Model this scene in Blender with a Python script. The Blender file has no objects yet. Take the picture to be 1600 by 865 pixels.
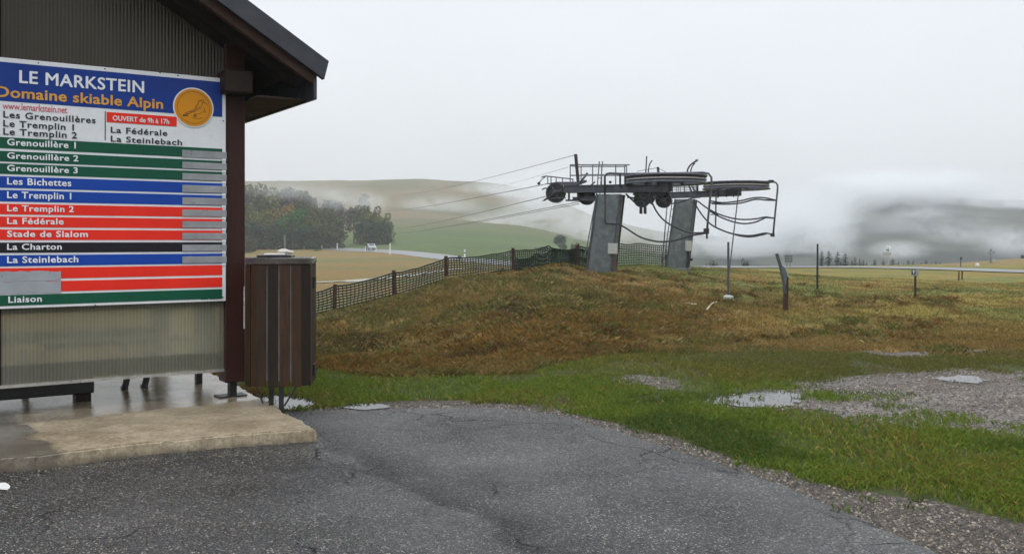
import bpy, bmesh, math, random
import numpy as np
from mathutils import Vector, Matrix
R = math.radians
random.seed(7); rng = np.random.default_rng(7)
sc = bpy.context.scene
C = sc.collection

# ------------------------------------------------------------------ camera
F, V0, CZ = 1450.0, 375.0, 1.6            # focal length and horizon row in photo pixels, eye height in metres
cam = bpy.data.cameras.new('camera'); cam_o = bpy.data.objects.new('camera', cam); C.objects.link(cam_o)
cam.sensor_width = 36; cam.lens = 36 * F / 1600; cam.shift_y = -(432.5 - V0) / 1600
cam.clip_start = 0.05; cam.clip_end = 5000
cam_o.location = (0, 0, CZ); cam_o.rotation_euler = (R(90), 0, 0)
sc.camera = cam_o

# ------------------------------------------------------------------ sky, sun, exposure
SUN_EL, SUN_AZ = 48, 200                  # azimuth measured clockwise from +Y (behind the camera)
w = bpy.data.worlds.new('World'); sc.world = w; w.use_nodes = True
nt = w.node_tree; nt.nodes.clear()
def wn(t, **k):
    n = nt.nodes.new(t)
    for a, b in k.items(): setattr(n, a, b)
    return n
wout = wn('ShaderNodeOutputWorld'); wbg = wn('ShaderNodeBackground'); wbg.inputs['Strength'].default_value = 0.1
sky = wn('ShaderNodeTexSky', sky_type='NISHITA'); sky.sun_disc = False
sky.sun_elevation = R(SUN_EL); sky.sun_rotation = R(SUN_AZ); sky.dust_density = 4; sky.air_density = 1
hs = wn('ShaderNodeHueSaturation'); hs.inputs['Saturation'].default_value = 0.25
nt.links.new(sky.outputs[0], hs.inputs['Color'])
tc = wn('ShaderNodeTexCoord')
mp = wn('ShaderNodeMapping'); mp.inputs['Scale'].default_value = (1, 1, 2.2)
nt.links.new(tc.outputs['Generated'], mp.inputs['Vector'])
nz = wn('ShaderNodeTexNoise'); nz.inputs['Scale'].default_value = 2.2; nz.inputs['Detail'].default_value = 6; nz.inputs['Roughness'].default_value = .55
nt.links.new(mp.outputs[0], nz.inputs['Vector'])
cr = wn('ShaderNodeValToRGB')
cr.color_ramp.elements[0].position = .3; cr.color_ramp.elements[0].color = (7.75, 8.1, 8.55, 1)
cr.color_ramp.elements[1].position = .7; cr.color_ramp.elements[1].color = (8.35, 8.75, 9.25, 1)
nt.links.new(nz.outputs['Fac'], cr.inputs['Fac'])
mx = wn('ShaderNodeMix', data_type='RGBA'); mx.inputs['Factor'].default_value = 0.86
nt.links.new(hs.outputs[0], mx.inputs[6]); nt.links.new(cr.outputs[0], mx.inputs[7])
sz = wn('ShaderNodeSeparateXYZ'); nt.links.new(tc.outputs['Generated'], sz.inputs[0])
zr_ = wn('ShaderNodeFloatCurve'); cv = zr_.mapping.curves[0]
cv.points[0].location = (0, .30); cv.points[1].location = (1, 1.0)
for p_ in ((.08, .315), (.18, .345), (.30, .37)): cv.points.new(*p_)
zr_.mapping.update()
nt.links.new(sz.outputs[2], zr_.inputs['Value'])
zm_ = wn('ShaderNodeMath', operation='MULTIPLY'); zm_.inputs[1].default_value = 3.05; nt.links.new(zr_.outputs[0], zm_.inputs[0])
vz = wn('ShaderNodeVectorMath', operation='SCALE'); nt.links.new(mx.outputs[2], vz.inputs[0]); nt.links.new(zm_.outputs[0], vz.inputs['Scale'])
nt.links.new(vz.outputs[0], wbg.inputs['Color']); nt.links.new(wbg.outputs[0], wout.inputs['Surface'])
sun = bpy.data.lights.new('sun', 'SUN'); sun.energy = 0.5; sun.angle = R(40); sun.color = (1, .97, .92)
sun_o = bpy.data.objects.new('sun', sun); C.objects.link(sun_o)
sun_o.rotation_euler = (R(90 - SUN_EL), 0, R(180 - SUN_AZ)); sun_o.location = (0, -20, 60)
vs = sc.view_settings
vs.view_transform = 'Standard'; vs.look = 'None'; vs.exposure = 0.12; vs.gamma = 1; vs.use_curve_mapping = False
sc.cycles.use_denoising = True
sc.cycles.max_bounces = 10; sc.cycles.volume_bounces = 7; sc.cycles.transparent_max_bounces = 12
sc.cycles.volume_max_steps = 512; sc.cycles.volume_step_rate = .25; sc.cycles.sample_clamp_indirect = 4

# ------------------------------------------------------------------ small helpers
def P(u, v, Y): return Vector(((u - 800) / F * Y, Y, CZ - (v - V0) / F * Y))
def G(u, v): Y = CZ * F / (v - V0); return ((u - 800) / F * Y, Y)     # where a pixel meets flat ground z = 0
def sm(a, b, x): t = np.clip((x - a) / (b - a), 0, 1); return t * t * (3 - 2 * t)
def _h(ix, iy, s):
    n = (ix.astype(np.int64) * 374761393 + iy.astype(np.int64) * 668265263 + s * 1442695041) & 0x7fffffff
    n = ((n ^ (n >> 13)) * 1274126177) & 0x7fffffff
    return ((n ^ (n >> 16)) & 0xffff) / 65535.0
def vnoise(x, y, s=0):
    x = np.asarray(x, float); y = np.asarray(y, float)
    ix, iy = np.floor(x), np.floor(y); fx, fy = x - ix, y - iy
    fx = fx * fx * (3 - 2 * fx); fy = fy * fy * (3 - 2 * fy)
    a, b, c, d = _h(ix, iy, s), _h(ix + 1, iy, s), _h(ix, iy + 1, s), _h(ix + 1, iy + 1, s)
    return a + (b - a) * fx + (c - a) * fy + (a - b - c + d) * fx * fy
def fbm(x, y, s=0, o=4):
    t, a, n = 0, .5, 0
    for i in range(o):
        t = t + a * vnoise(np.asarray(x) * 2 ** i, np.asarray(y) * 2 ** i, s + i * 17); n += a; a *= .5
    return t / n
def inpoly(x, y, poly):
    r = np.zeros(np.shape(x), bool); n = len(poly)
    for i in range(n):
        x1, y1 = poly[i]; x2, y2 = poly[(i + 1) % n]
        c = ((y1 > y) != (y2 > y)) & (x < (x2 - x1) * (y - y1) / (y2 - y1 + 1e-12) + x1)
        r ^= c
    return r
def tag(o, label=None, cat=None, group=None, kind=None):
    for k, v in (('label', label), ('category', cat), ('group', group), ('kind', kind)):
        if v: o[k] = v
    return o
def empty(name, loc, rz=0, label=None, cat=None, group=None):
    o = bpy.data.objects.new(name, None); C.objects.link(o); o.location = loc; o.rotation_euler = (0, 0, rz)
    o.empty_display_size = .1
    return tag(o, label, cat, group)
def link(name, me, mats, parent=None, smooth=False, loc=None):
    o = bpy.data.objects.new(name, me); C.objects.link(o)
    for m in (mats if isinstance(mats, (list, tuple)) else [mats]): me.materials.append(m)
    if parent is not None: o.parent = parent
    if loc is not None: o.location = loc
    if smooth: me.polygons.foreach_set('use_smooth', [True] * len(me.polygons))
    return o
def mesh_np(name, verts, faces, cols=None):
    """verts (n,3), faces (m,k) all of one size, optional per-vertex colours (n,3)"""
    me = bpy.data.meshes.new(name); n, m, k = len(verts), len(faces), faces.shape[1]
    me.vertices.add(n); me.vertices.foreach_set('co', np.asarray(verts, np.float32).ravel())
    me.loops.add(m * k); me.loops.foreach_set('vertex_index', np.asarray(faces, np.int32).ravel())
    me.polygons.add(m); me.polygons.foreach_set('loop_start', np.arange(0, m * k, k, dtype=np.int32))
    me.update(calc_edges=True)
    if cols is not None:
        a = me.color_attributes.new('Col', 'FLOAT_COLOR', 'POINT')
        a.data.foreach_set('color', np.column_stack([cols, np.ones(n)]).astype(np.float32).ravel())
    return me
class MB:
    """collects boxes, bars, tubes, prisms and lathes; build() links them as ONE mesh object"""
    def __init__(s): s.bm = bmesh.new(); s.mi = 0
    def face(s, vs):
        try: f = s.bm.faces.new(vs); f.material_index = s.mi; return f
        except ValueError: return None
    def prism(s, a, b):
        """two matching loops of points joined by sides and closed"""
        A = [s.bm.verts.new(p) for p in a]; B = [s.bm.verts.new(p) for p in b]; n = len(A)
        s.face(A[::-1]); s.face(B)
        for i in range(n): s.face([A[i], A[(i + 1) % n], B[(i + 1) % n], B[i]])
    def box(s, lo, hi, bev=0):
        x0, y0, z0 = lo; x1, y1, z1 = hi
        if bev:
            m = bmesh.new(); bmesh.ops.create_cube(m, size=1)
            for v in m.verts: v.co = Vector(((x0 + x1) / 2 + v.co.x * (x1 - x0), (y0 + y1) / 2 + v.co.y * (y1 - y0), (z0 + z1) / 2 + v.co.z * (z1 - z0)))
            bmesh.ops.bevel(m, geom=list(m.edges), offset=bev, segments=1, affect='EDGES')
            mp_ = {v: s.bm.verts.new(v.co) for v in m.verts}
            for f in m.faces: s.face([mp_[v] for v in f.verts])
            m.free(); return
        s.prism([(x0, y0, z0), (x1, y0, z0), (x1, y1, z0), (x0, y1, z0)], [(x0, y0, z1), (x1, y0, z1), (x1, y1, z1), (x0, y1, z1)])
    def tube(s, pts, r, n=8, r2=None):
        pts = [Vector(p) for p in pts]; rings = []; up = None; L = len(pts)
        for i, p in enumerate(pts):
            t = (pts[min(i + 1, L - 1)] - pts[max(i - 1, 0)]).normalized()
            if up is None: up = t.orthogonal().normalized()
            up = (up - t * up.dot(t)); up = up.normalized() if up.length > 1e-5 else t.orthogonal().normalized()
            bn = t.cross(up); rr = r if r2 is None else r + (r2 - r) * i / (L - 1)
            rings.append([s.bm.verts.new(p + (up * math.cos(2 * math.pi * k / n) + bn * math.sin(2 * math.pi * k / n)) * rr) for k in range(n)])
        for a, b in zip(rings, rings[1:]):
            for k in range(n): s.face([a[k], a[(k + 1) % n], b[(k + 1) % n], b[k]])
        s.face(rings[0][::-1]); s.face(rings[-1])
    def bar(s, a, b, w, h):
        """rectangular bar from a to b: w across, h along the up-most direction"""
        a, b = Vector(a), Vector(b); t = (b - a).normalized()
        up = Vector((0, 0, 1)) if abs(t.z) < .95 else Vector((0, 1, 0))
        sd = t.cross(up).normalized(); up = sd.cross(t).normalized()
        q = [(-1, -1), (1, -1), (1, 1), (-1, 1)]
        s.prism([a + sd * (i * w / 2) + up * (j * h / 2) for i, j in q], [b + sd * (i * w / 2) + up * (j * h / 2) for i, j in q])
    def lathe(s, prof, n=32, M=None):
        """prof: (r, z) closed profile turned about z, then moved by M"""
        M = M or Matrix(); rings = []
        for k in range(n):
            c, d = math.cos(2 * math.pi * k / n), math.sin(2 * math.pi * k / n)
            rings.append([s.bm.verts.new(M @ Vector((r * c, r * d, z))) for r, z in prof])
        m = len(prof)
        for k in range(n):
            a, b = rings[k], rings[(k + 1) % n]
            for i in range(m): s.face([a[i], b[i], b[(i + 1) % m], a[(i + 1) % m]])
    def blob(s, c, r, sub=2, rough=.1, seed=0):
        m = bmesh.new(); bmesh.ops.create_icosphere(m, subdivisions=sub, radius=1); rd = random.Random(seed)
        mp_ = {}
        for v in m.verts:
            k = 1 + rd.uniform(-rough, rough); mp_[v] = s.bm.verts.new((c[0] + v.co.x * r[0] * k, c[1] + v.co.y * r[1] * k, c[2] + v.co.z * r[2] * k))
        for f in m.faces: s.face([mp_[v] for v in f.verts])
        m.free()
    def build(s, name, mats, parent=None, smooth=False, bevel=0):
        bmesh.ops.recalc_face_normals(s.bm, faces=list(s.bm.faces))
        if bevel: bmesh.ops.bevel(s.bm, geom=list(s.bm.edges), offset=bevel, segments=1, affect='EDGES', clamp_overlap=True)
        me = bpy.data.meshes.new(name); s.bm.to_mesh(me); s.bm.free()
        return link(name, me, mats, parent, smooth)
def smooth_path(pts, k=6):
    """Catmull-Rom through the points"""
    p = [Vector(q) for q in pts]; p = [2 * p[0] - p[1]] + p + [2 * p[-1] - p[-2]]; out = []
    for i in range(1, len(p) - 2):
        for j in range(k):
            t = j / k; a, b, c, d = p[i - 1], p[i], p[i + 1], p[i + 2]
            out.append(.5 * ((2 * b) + (c - a) * t + (2 * a - 5 * b + 4 * c - d) * t * t + (3 * b - a - 3 * c + d) * t ** 3))
    return out + [p[-2]]

# ------------------------------------------------------------------ materials
class N:
    def __init__(s, name):
        s.m = bpy.data.materials.new(name); s.m.use_nodes = True; s.t = s.m.node_tree
        s.b = s.t.nodes['Principled BSDF']; s.out = s.t.nodes['Material Output']; s._tc = None
    def n(s, t, **k):
        o = s.t.nodes.new(t)
        for a, b in k.items():
            if hasattr(o, a): setattr(o, a, b)
        return o
    def l(s, a, b): s.t.links.new(a, b)
    def tc(s, which='Object', scale=None):
        if s._tc is None: s._tc = s.n('ShaderNodeTexCoord')
        o = s._tc.outputs[which]
        if scale:
            m = s.n('ShaderNodeMapping'); m.inputs['Scale'].default_value = scale; s.l(o, m.inputs['Vector']); o = m.outputs[0]
        return o
    def noise(s, scale, detail=4, rough=.55, dist=0, vec=None, vscale=None):
        o = s.n('ShaderNodeTexNoise'); o.inputs['Scale'].default_value = scale; o.inputs['Detail'].default_value = detail
        o.inputs['Roughness'].default_value = rough; o.inputs['Distortion'].default_value = dist
        s.l(vec if vec is not None else s.tc('Object', vscale), o.inputs['Vector']); return o.outputs['Fac']
    def vor(s, scale, feature='F1', vec=None, out='Distance'):
        o = s.n('ShaderNodeTexVoronoi'); o.feature = feature; o.inputs['Scale'].default_value = scale
        s.l(vec if vec is not None else s.tc(), o.inputs['Vector']); return o.outputs[out]
    def ramp(s, f, stops):
        o = s.n('ShaderNodeValToRGB'); e = o.color_ramp.elements
        while len(e) < len(stops): e.new(.5)
        for i, (p, c) in enumerate(stops):
            e[i].position = p; e[i].color = (*(c if isinstance(c, (tuple, list)) else (c, c, c)), 1)
        s.l(f, o.inputs['Fac']); return o.outputs['Color']
    def mix(s, f, a, b, mode='MIX'):
        o = s.n('ShaderNodeMix', data_type='RGBA', blend_type=mode)
        for i, x in ((0, f), (6, a), (7, b)):
            if hasattr(x, 'is_linked') or isinstance(x, bpy.types.NodeSocket): s.l(x, o.inputs[i])
            elif i == 0: o.inputs[0].default_value = x
            else: o.inputs[i].default_value = (*x, 1)
        return o.outputs[2]
    def math(s, op, a, b=None, clamp=False):
        o = s.n('ShaderNodeMath', operation=op); o.use_clamp = clamp
        for i, x in ((0, a), (1, b)):
            if x is None: continue
            if isinstance(x, bpy.types.NodeSocket): s.l(x, o.inputs[i])
            else: o.inputs[i].default_value = x
        return o.outputs[0]
    def set(me_, **k):
        names = dict(c='Base Color', r='Roughness', m='Metallic', s='Specular IOR Level', coat='Coat Weight', cr='Coat Roughness', tr='Transmission Weight', ior='IOR', a='Alpha', e='Emission Color', es='Emission Strength', nrm='Normal')
        for a, x in k.items():
            i = me_.b.inputs[names[a]]
            if isinstance(x, bpy.types.NodeSocket): me_.l(x, i)
            elif isinstance(x, tuple): i.default_value = (*x, 1)
            else: i.default_value = x
        return me_
    def bump(s, h, strength=.5, dist=.01):
        o = s.n('ShaderNodeBump'); o.inputs['Strength'].default_value = strength; o.inputs['Distance'].default_value = dist
        s.l(h, o.inputs['Height']); s.l(o.outputs[0], s.b.inputs['Normal']); return s
def simple(name, c1, c2=None, scale=6, r=.6, m=0, bump=0, bscale=None, vscale=None, coat=0, s=.5):
    q = N(name); c2 = c2 or tuple(x * .75 for x in c1)
    f = q.noise(scale, 5, .6, vscale=vscale)
    q.set(c=q.ramp(f, [(.32, c1), (.68, c2)]), r=q.ramp(q.noise(scale * 1.7, 3, .5, vscale=vscale), [(.3, max(r - .12, .03)), (.7, min(r + .12, 1))]), m=m, coat=coat, s=s)
    if bump: q.bump(q.noise(bscale or scale * 5, 4, .6, vscale=vscale), bump, .01)
    return q.m
def wood(name, c1, c2, r=.5, axis=2):
    sc_ = [14, 14, 14]; sc_[axis] = 1.0
    q = N(name); f = q.noise(3, 6, .65, .6, vscale=tuple(sc_)); g = q.noise(1.3, 3)
    col = q.mix(q.ramp(g, [(.35, 0.), (.7, .6)]), q.ramp(f, [(.3, c1), (.7, c2)]), tuple(x * .55 for x in c1))
    q.set(c=col, r=q.ramp(g, [(.3, r - .1), (.7, r + .2)]), s=.22); q.bump(f, .35, .004); return q.m

MAT = {}
MAT['wood_dark'] = wood('wood_dark', (.030, .017, .011), (.013, .008, .006), .45)
MAT['wood_red'] = wood('wood_red', (.050, .017, .012), (.026, .010, .008), .42)
MAT['wood_rafter'] = wood('wood_rafter', (.07, .036, .024), (.035, .02, .014), .6, 0)
MAT['wood_soffit'] = wood('wood_soffit', (.045, .030, .022), (.022, .016, .012), .6, 0)
MAT['wood_rail'] = wood('wood_rail', (.11, .072, .042), (.06, .036, .022), .5, 0)
MAT['wood_slat'] = wood('wood_slat', (.052, .026, .013), (.010, .006, .004), .55)
MAT['wood_slat_dark'] = wood('wood_slat_dark', (.026, .016, .010), (.008, .006, .004), .55); MAT['wood_slat_warm'] = wood('wood_slat_warm', (.066, .033, .016), (.018, .010, .006), .5)
MAT['wood_post'] = wood('wood_post', (.06, .03, .02), (.03, .018, .012), .6)
MAT['fascia_metal'] = simple('fascia_metal', (.045, .047, .054), (.028, .030, .036), 5, .42, .3, .2, 60)
MAT['roof_sheet'] = simple('roof_sheet', (.05, .048, .05), (.03, .03, .032), 3, .5, .2)
MAT['steel_dark'] = simple('steel_dark', (.035, .036, .04), (.018, .018, .02), 9, .45, .5)
MAT['steel_black'] = simple('steel_black', (.016, .016, .018), (.009, .009, .010), 9, .5)
MAT['galv'] = simple('galv', (.155, .178, .180), (.082, .098, .104), 4.5, .55, .55, .1, 30)
MAT['galv_beam'] = simple('galv_beam', (.075, .082, .10), (.04, .045, .055), 6, .5, .5)
MAT['galv_pipe'] = simple('galv_pipe', (.10, .105, .12), (.055, .058, .068), 8, .45, .5)
MAT['galv_rail'] = simple('galv_rail', (.20, .205, .215), (.12, .125, .13), 8, .45, .4)
MAT['rope_groove'] = simple('rope_groove', (.33, .31, .29), (.22, .2, .19), 9, .5)
MAT['rubber'] = simple('rubber', (.014, .014, .015), (.009, .009, .009), 9, .55)
MAT['hose'] = simple('hose', (.015, .017, .02), (.01, .011, .013), 9, .5)
MAT['box_grey'] = simple('box_grey', (.36, .37, .34), (.28, .29, .27), 7, .5)
MAT['conduit_rust'] = simple('conduit_rust', (.12, .06, .04), (.05, .04, .04), 9, .6)
MAT['alu'] = simple('alu', (.50, .49, .46), (.36, .35, .33), 12, .35, .6)
MAT['net'] = simple('net', (.012, .036, .024), (.008, .022, .015), 3, .6)
MAT['white_plate'] = simple('white_plate', (.74, .76, .78), (.68, .70, .72), 4, .3, coat=.3)
MAT['sign_back'] = simple('sign_back', (.30, .31, .33), (.22, .23, .25), 6, .45, .4)
MAT['mark_white'] = simple('mark_white', (.72, .72, .70), (.6, .6, .58), 8, .5)
MAT['black_paint'] = simple('black_paint', (.02, .02, .024), (.014, .014, .016), 4, .3, coat=.3)
MAT['txt_white'] = simple('txt_white', (.78, .80, .82), (.72, .74, .76), 4, .35)
MAT['txt_black'] = simple('txt_black', (.012, .012, .015), (.01, .01, .012), 4, .35)
MAT['txt_red'] = simple('txt_red', (.62, .06, .10), (.5, .05, .08), 4, .35)
MAT['txt_orange'] = simple('txt_orange', (.70, .34, .03), (.6, .28, .02), 4, .35)
MAT['p_blue'] = simple('p_blue', (.004, .040, .26), (.003, .030, .21), 2, .45, s=.25)
MAT['p_rowblue'] = simple('p_rowblue', (.004, .055, .36), (.003, .046, .31), 2, .45, s=.25)
MAT['p_green'] = simple('p_green', (.002, .085, .045), (.002, .07, .038), 2, .45, s=.25)
MAT['p_red'] = simple('p_red', (.80, .028, .012), (.70, .022, .010), 2, .45, s=.25)
MAT['p_black'] = simple('p_black', (.012, .010, .016), (.009, .008, .012), 2, .45, s=.25)
MAT['p_orange'] = simple('p_orange', (.66, .27, .004), (.58, .225, .003), 2, .45, s=.25)
MAT['p_line'] = simple('p_line', (.25, .09, .004), (.16, .055, .004), 5, .4)
MAT['p_grey'] = simple('p_grey', (.34, .35, .36), (.24, .25, .26), 6, .38, .3)
MAT['p_patch'] = simple('p_patch', (.36, .38, .42), (.29, .31, .34), 5, .35, .2)
MAT['car_silver'] = simple('car_silver', (.34, .36, .39), (.30, .32, .35), 3, .25, .4, coat=.6)
MAT['glass_dark'] = simple('glass_dark', (.02, .024, .03), (.015, .018, .02), 3, .08)
MAT['lamp_glass'] = simple('lamp_glass', (.8, .8, .78), (.7, .7, .68), 3, .15)
MAT['bark'] = simple('bark', (.06, .05, .04), (.03, .026, .022), 7, .9, 0, .4, 30)
MAT['dry_stick'] = simple('dry_stick', (.48, .38, .25), (.34, .25, .16), 9, .8)
MAT['bin_liner'] = simple('bin_liner', (.34, .34, .35), (.2, .2, .21), 4, .3)
MAT['lid'] = simple('lid', (.075, .06, .052), (.04, .033, .03), 5, .25, coat=.5)
MAT['pale_stone'] = simple('pale_stone', (.66, .64, .58), (.5, .48, .43), 14, .7, 0, .2)

# translucent ribbed plastic sheet
q = N('ribbed_plastic')
wv = q.n('ShaderNodeTexWave', wave_type='BANDS', bands_direction='X'); wv.inputs['Scale'].default_value = 10.5; wv.inputs['Distortion'].default_value = .15
q.l(q.tc(), wv.inputs['Vector'])
dirt = q.noise(1.3, 5, .6, vscale=(1.2, 1, .6))
tl = q.n('ShaderNodeBsdfTranslucent'); gl = q.n('ShaderNodeBsdfGlossy'); rf = q.n('ShaderNodeBsdfRefraction'); df = q.n('ShaderNodeBsdfDiffuse')
tcol = q.mix(q.ramp(wv.outputs['Fac'], [(.2, 0.), (.8, 1.)]), q.ramp(dirt, [(.3, (.80, .79, .67)), (.7, (.60, .59, .50))]), q.ramp(dirt, [(.3, (.62, .61, .51)), (.7, (.44, .43, .36))]))
q.l(tcol, tl.inputs['Color']); q.l(tcol, df.inputs['Color']); rf.inputs['Color'].default_value = (.92, .90, .78, 1)
rf.inputs['Roughness'].default_value = .45; rf.inputs['IOR'].default_value = 1.03; gl.inputs['Roughness'].default_value = .22
bp = q.n('ShaderNodeBump'); bp.inputs['Strength'].default_value = .5; bp.inputs['Distance'].default_value = .006
q.l(wv.outputs['Fac'], bp.inputs['Height'])
for s_ in (tl, gl, rf, df): q.l(bp.outputs[0], s_.inputs['Normal'])
def mixs(a, b, f):
    o = q.n('ShaderNodeMixShader')
    if isinstance(f, float): o.inputs[0].default_value = f
    else: q.l(f, o.inputs[0])
    q.l(a, o.inputs[1]); q.l(b, o.inputs[2]); return o.outputs[0]
fr = q.n('ShaderNodeFresnel'); fr.inputs['IOR'].default_value = 1.35
s1 = mixs(tl.outputs[0], df.outputs[0], .22); s2 = mixs(s1, rf.outputs[0], .42); s3 = mixs(s2, gl.outputs[0], fr.outputs[0])
q.l(s3, q.out.inputs['Surface']); MAT['ribbed_plastic'] = q.m
st = q.m.copy(); st.name = 'overhang_shade_plastic'; MAT['overhang_shade_plastic'] = st  # darker, browner copy: shade of the roof overhang put into the colour
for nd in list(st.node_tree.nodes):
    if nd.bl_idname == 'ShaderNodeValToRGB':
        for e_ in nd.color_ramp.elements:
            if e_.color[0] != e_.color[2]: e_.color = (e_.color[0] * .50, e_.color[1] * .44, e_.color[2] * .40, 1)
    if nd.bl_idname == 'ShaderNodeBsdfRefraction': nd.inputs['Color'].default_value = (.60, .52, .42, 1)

# wet asphalt: stones set in dark binder, cracks, an older darker strip along the slab
q = N('asphalt')
ob = q.tc()
v1 = q.vor(82, 'F1', out='Color'); v2 = q.vor(82, 'F1'); v3 = q.vor(190, 'F1', out='Color')
sepc = q.n('ShaderNodeSeparateColor'); q.l(v1, sepc.inputs[0]); sp3 = q.n('ShaderNodeSeparateColor'); q.l(v3, sp3.inputs[0])
stone = q.ramp(sepc.outputs[0], [(.0, (.006, .006, .007)), (.45, (.020, .020, .020)), (.70, (.060, .058, .055)), (.90, (.15, .14, .125)), (1., (.38, .35, .30))])
fine = q.ramp(sp3.outputs[1], [(.0, (.007, .007, .008)), (.7, (.026, .026, .026)), (1., (.11, .105, .095))])
big = q.noise(.55, 5, .6); mid = q.noise(3.5, 4, .6)
base = q.mix(q.ramp(mid, [(.35, .15), (.65, .55)]), stone, fine)
base = q.mix(1., base, q.ramp(v2, [(.30, (1.25, 1.25, 1.25)), (.62, (.22, .22, .22))]), 'MULTIPLY')
base = q.mix(1., base, q.ramp(big, [(.3, (.6, .6, .62)), (.7, (1.4, 1.39, 1.36))]), 'MULTIPLY')
# seam strip: a band whose distance from a line is wobbled by noise
sx = q.n('ShaderNodeSeparateXYZ'); q.l(ob, sx.inputs[0])
A0, A1 = G(478, 672), G(800, 840)
dx, dy = A1[0] - A0[0], A1[1] - A0[1]; dl = math.hypot(dx, dy); nx_, ny_ = -dy / dl, dx / dl
dd = q.math('ADD', q.math('MULTIPLY', sx.outputs[0], nx_), q.math('ADD', q.math('MULTIPLY', sx.outputs[1], ny_), -(A0[0] * nx_ + A0[1] * ny_)))
dd = q.math('ADD', dd, q.math('MULTIPLY', q.math('SUBTRACT', q.noise(1.6, 5, .6), .5), .55))
seam = q.ramp(q.math('ADD', q.math('MULTIPLY', dd, .5), .5), [(.44, 0.), (.485, .75), (.51, .8), (.62, .45), (.80, 0.)])
base = q.mix(seam, base, q.mix(1., base, (.42, .42, .44), 'MULTIPLY'))
# cracks
wp = q.n('ShaderNodeTexNoise'); wp.inputs['Scale'].default_value = 2.2; wp.inputs['Detail'].default_value = 6; q.l(ob, wp.inputs['Vector'])
vm = q.n('ShaderNodeVectorMath', operation='MULTIPLY_ADD'); q.l(wp.outputs['Color'], vm.inputs[0]); vm.inputs[1].default_value = (.5, .5, .5); q.l(ob, vm.inputs[2])
ck = q.ramp(q.vor(1.05, 'DISTANCE_TO_EDGE', vm.outputs[0]), [(.0, 1.), (.006, .8), (.016, 0.)])
ck = q.math('MULTIPLY', ck, q.ramp(q.noise(.8, 3), [(.48, 0.), (.60, .9)]))
base = q.mix(ck, base, (.008, .008, .009))
# pale scuffs
scf = q.math('MULTIPLY', q.ramp(q.noise(5, 5, .7, vscale=(3.2, .55, 1)), [(.63, 0.), (.8, .35)]), q.ramp(q.noise(.9, 2), [(.5, 0.), (.6, 1.)]))
base = q.mix(scf, base, (.22, .23, .26))
wet = q.noise(.9, 5, .6)
q.set(c=base, r=q.ramp(q.math('ADD', q.math('MULTIPLY', wet, .7), q.math('MULTIPLY', sepc.outputs[1], .3)), [(.34, .20), (.66, .70)]), s=q.math('MULTIPLY', q.math('SUBTRACT', 1.0, q.math('MAXIMUM', ck, q.math('MULTIPLY', seam, .7)), True), q.ramp(q.noise(.7, 5, .6), [(.35, .3), (.65, .95)])))
hgt = q.math('SUBTRACT', q.math('ADD', q.math('MULTIPLY', v2, -1.), q.math('MULTIPLY', sepc.outputs[2], .6)), q.math('MULTIPLY', ck, 2.))
q.bump(hgt, 1., .010); MAT['asphalt'] = q.m

def gravel_mat(name, cols, scale, r=(.35, .7), puddly=False):
    q = N(name); v = q.vor(scale, 'F1', out='Color'); d = q.vor(scale, 'F1'); s = q.n('ShaderNodeSeparateColor'); q.l(v, s.inputs[0])
    b = q.ramp(s.outputs[0], [(i / (len(cols) - 1), c) for i, c in enumerate(cols)])
    b = q.mix(1., b, q.ramp(q.noise(.8, 6, .65), [(.28, (.55, .54, .52)), (.72, (1.25, 1.25, 1.25))]), 'MULTIPLY')
    rr = q.ramp(q.noise(.7, 4, .55, vscale=(.7, 1.6, 1)), [(.38, r[0]), (.62, r[1])])
    q.set(c=b, r=rr, s=.28); q.bump(q.math('MULTIPLY', d, -1.), .9, .014); return q.m
MAT['gravel_verge'] = gravel_mat('gravel_verge', [(.014, .011, .009), (.036, .028, .021), (.066, .052, .038), (.15, .125, .095)], 55, (.6, .85))
MAT['gravel_lot'] = gravel_mat('gravel_lot', [(.034, .027, .021), (.066, .053, .042), (.10, .083, .067), (.17, .145, .12)], 38, (.34, .75))
MAT['path'] = simple('path', (.30, .27, .22), (.22, .20, .16), .8, .6)
q = N('road'); q.set(c=q.ramp(q.noise(.4, 4), [(.3, (.10, .10, .105)), (.7, (.16, .16, .165))]), r=.42); MAT['road'] = q.m
q = N('puddle'); q.set(c=(.035, .033, .03), r=.04, ior=1.33, s=.6); q.bump(q.noise(9, 2, .4), .04, .01); MAT['puddle'] = q.m

# concrete slab with its stains
q = N('concrete'); ob = q.tc(); sx = q.n('ShaderNodeSeparateXYZ'); q.l(ob, sx.inputs[0])
b = q.ramp(q.noise(3.2, 10, .75), [(.30, (.19, .15, .095)), (.5, (.31, .258, .175)), (.70, (.43, .37, .265))])
b = q.mix(1., b, q.ramp(q.noise(30, 4, .8), [(.3, (.5, .47, .43)), (.6, (1.12, 1.12, 1.12))]), 'MULTIPLY')
b = q.mix(1., b, q.ramp(q.noise(1.1, 6, .7), [(.32, (.62, .58, .52)), (.6, (1.08, 1.08, 1.08))]), 'MULTIPLY')
b = q.mix(q.ramp(q.noise(42, 4, .7), [(.5, 0.), (.72, .45)]), b, (.17, .125, .07))
b = q.mix(q.ramp(q.noise(1.4, 6, .7, .5), [(.58, 0.), (.70, .5)]), b, (.52, .44, .31))
wb = q.math('ADD', sx.outputs[1], q.math('MULTIPLY', q.math('SUBTRACT', q.noise(1.7, 5, .6), .5), .9))
wetA = q.ramp(q.math('MULTIPLY', wb, .1), [(.0, 0.), (1., 1.)])
MAT['concrete'] = q.m; CONC = (q, b, sx)      # finished once the slab's own axes are known

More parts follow.
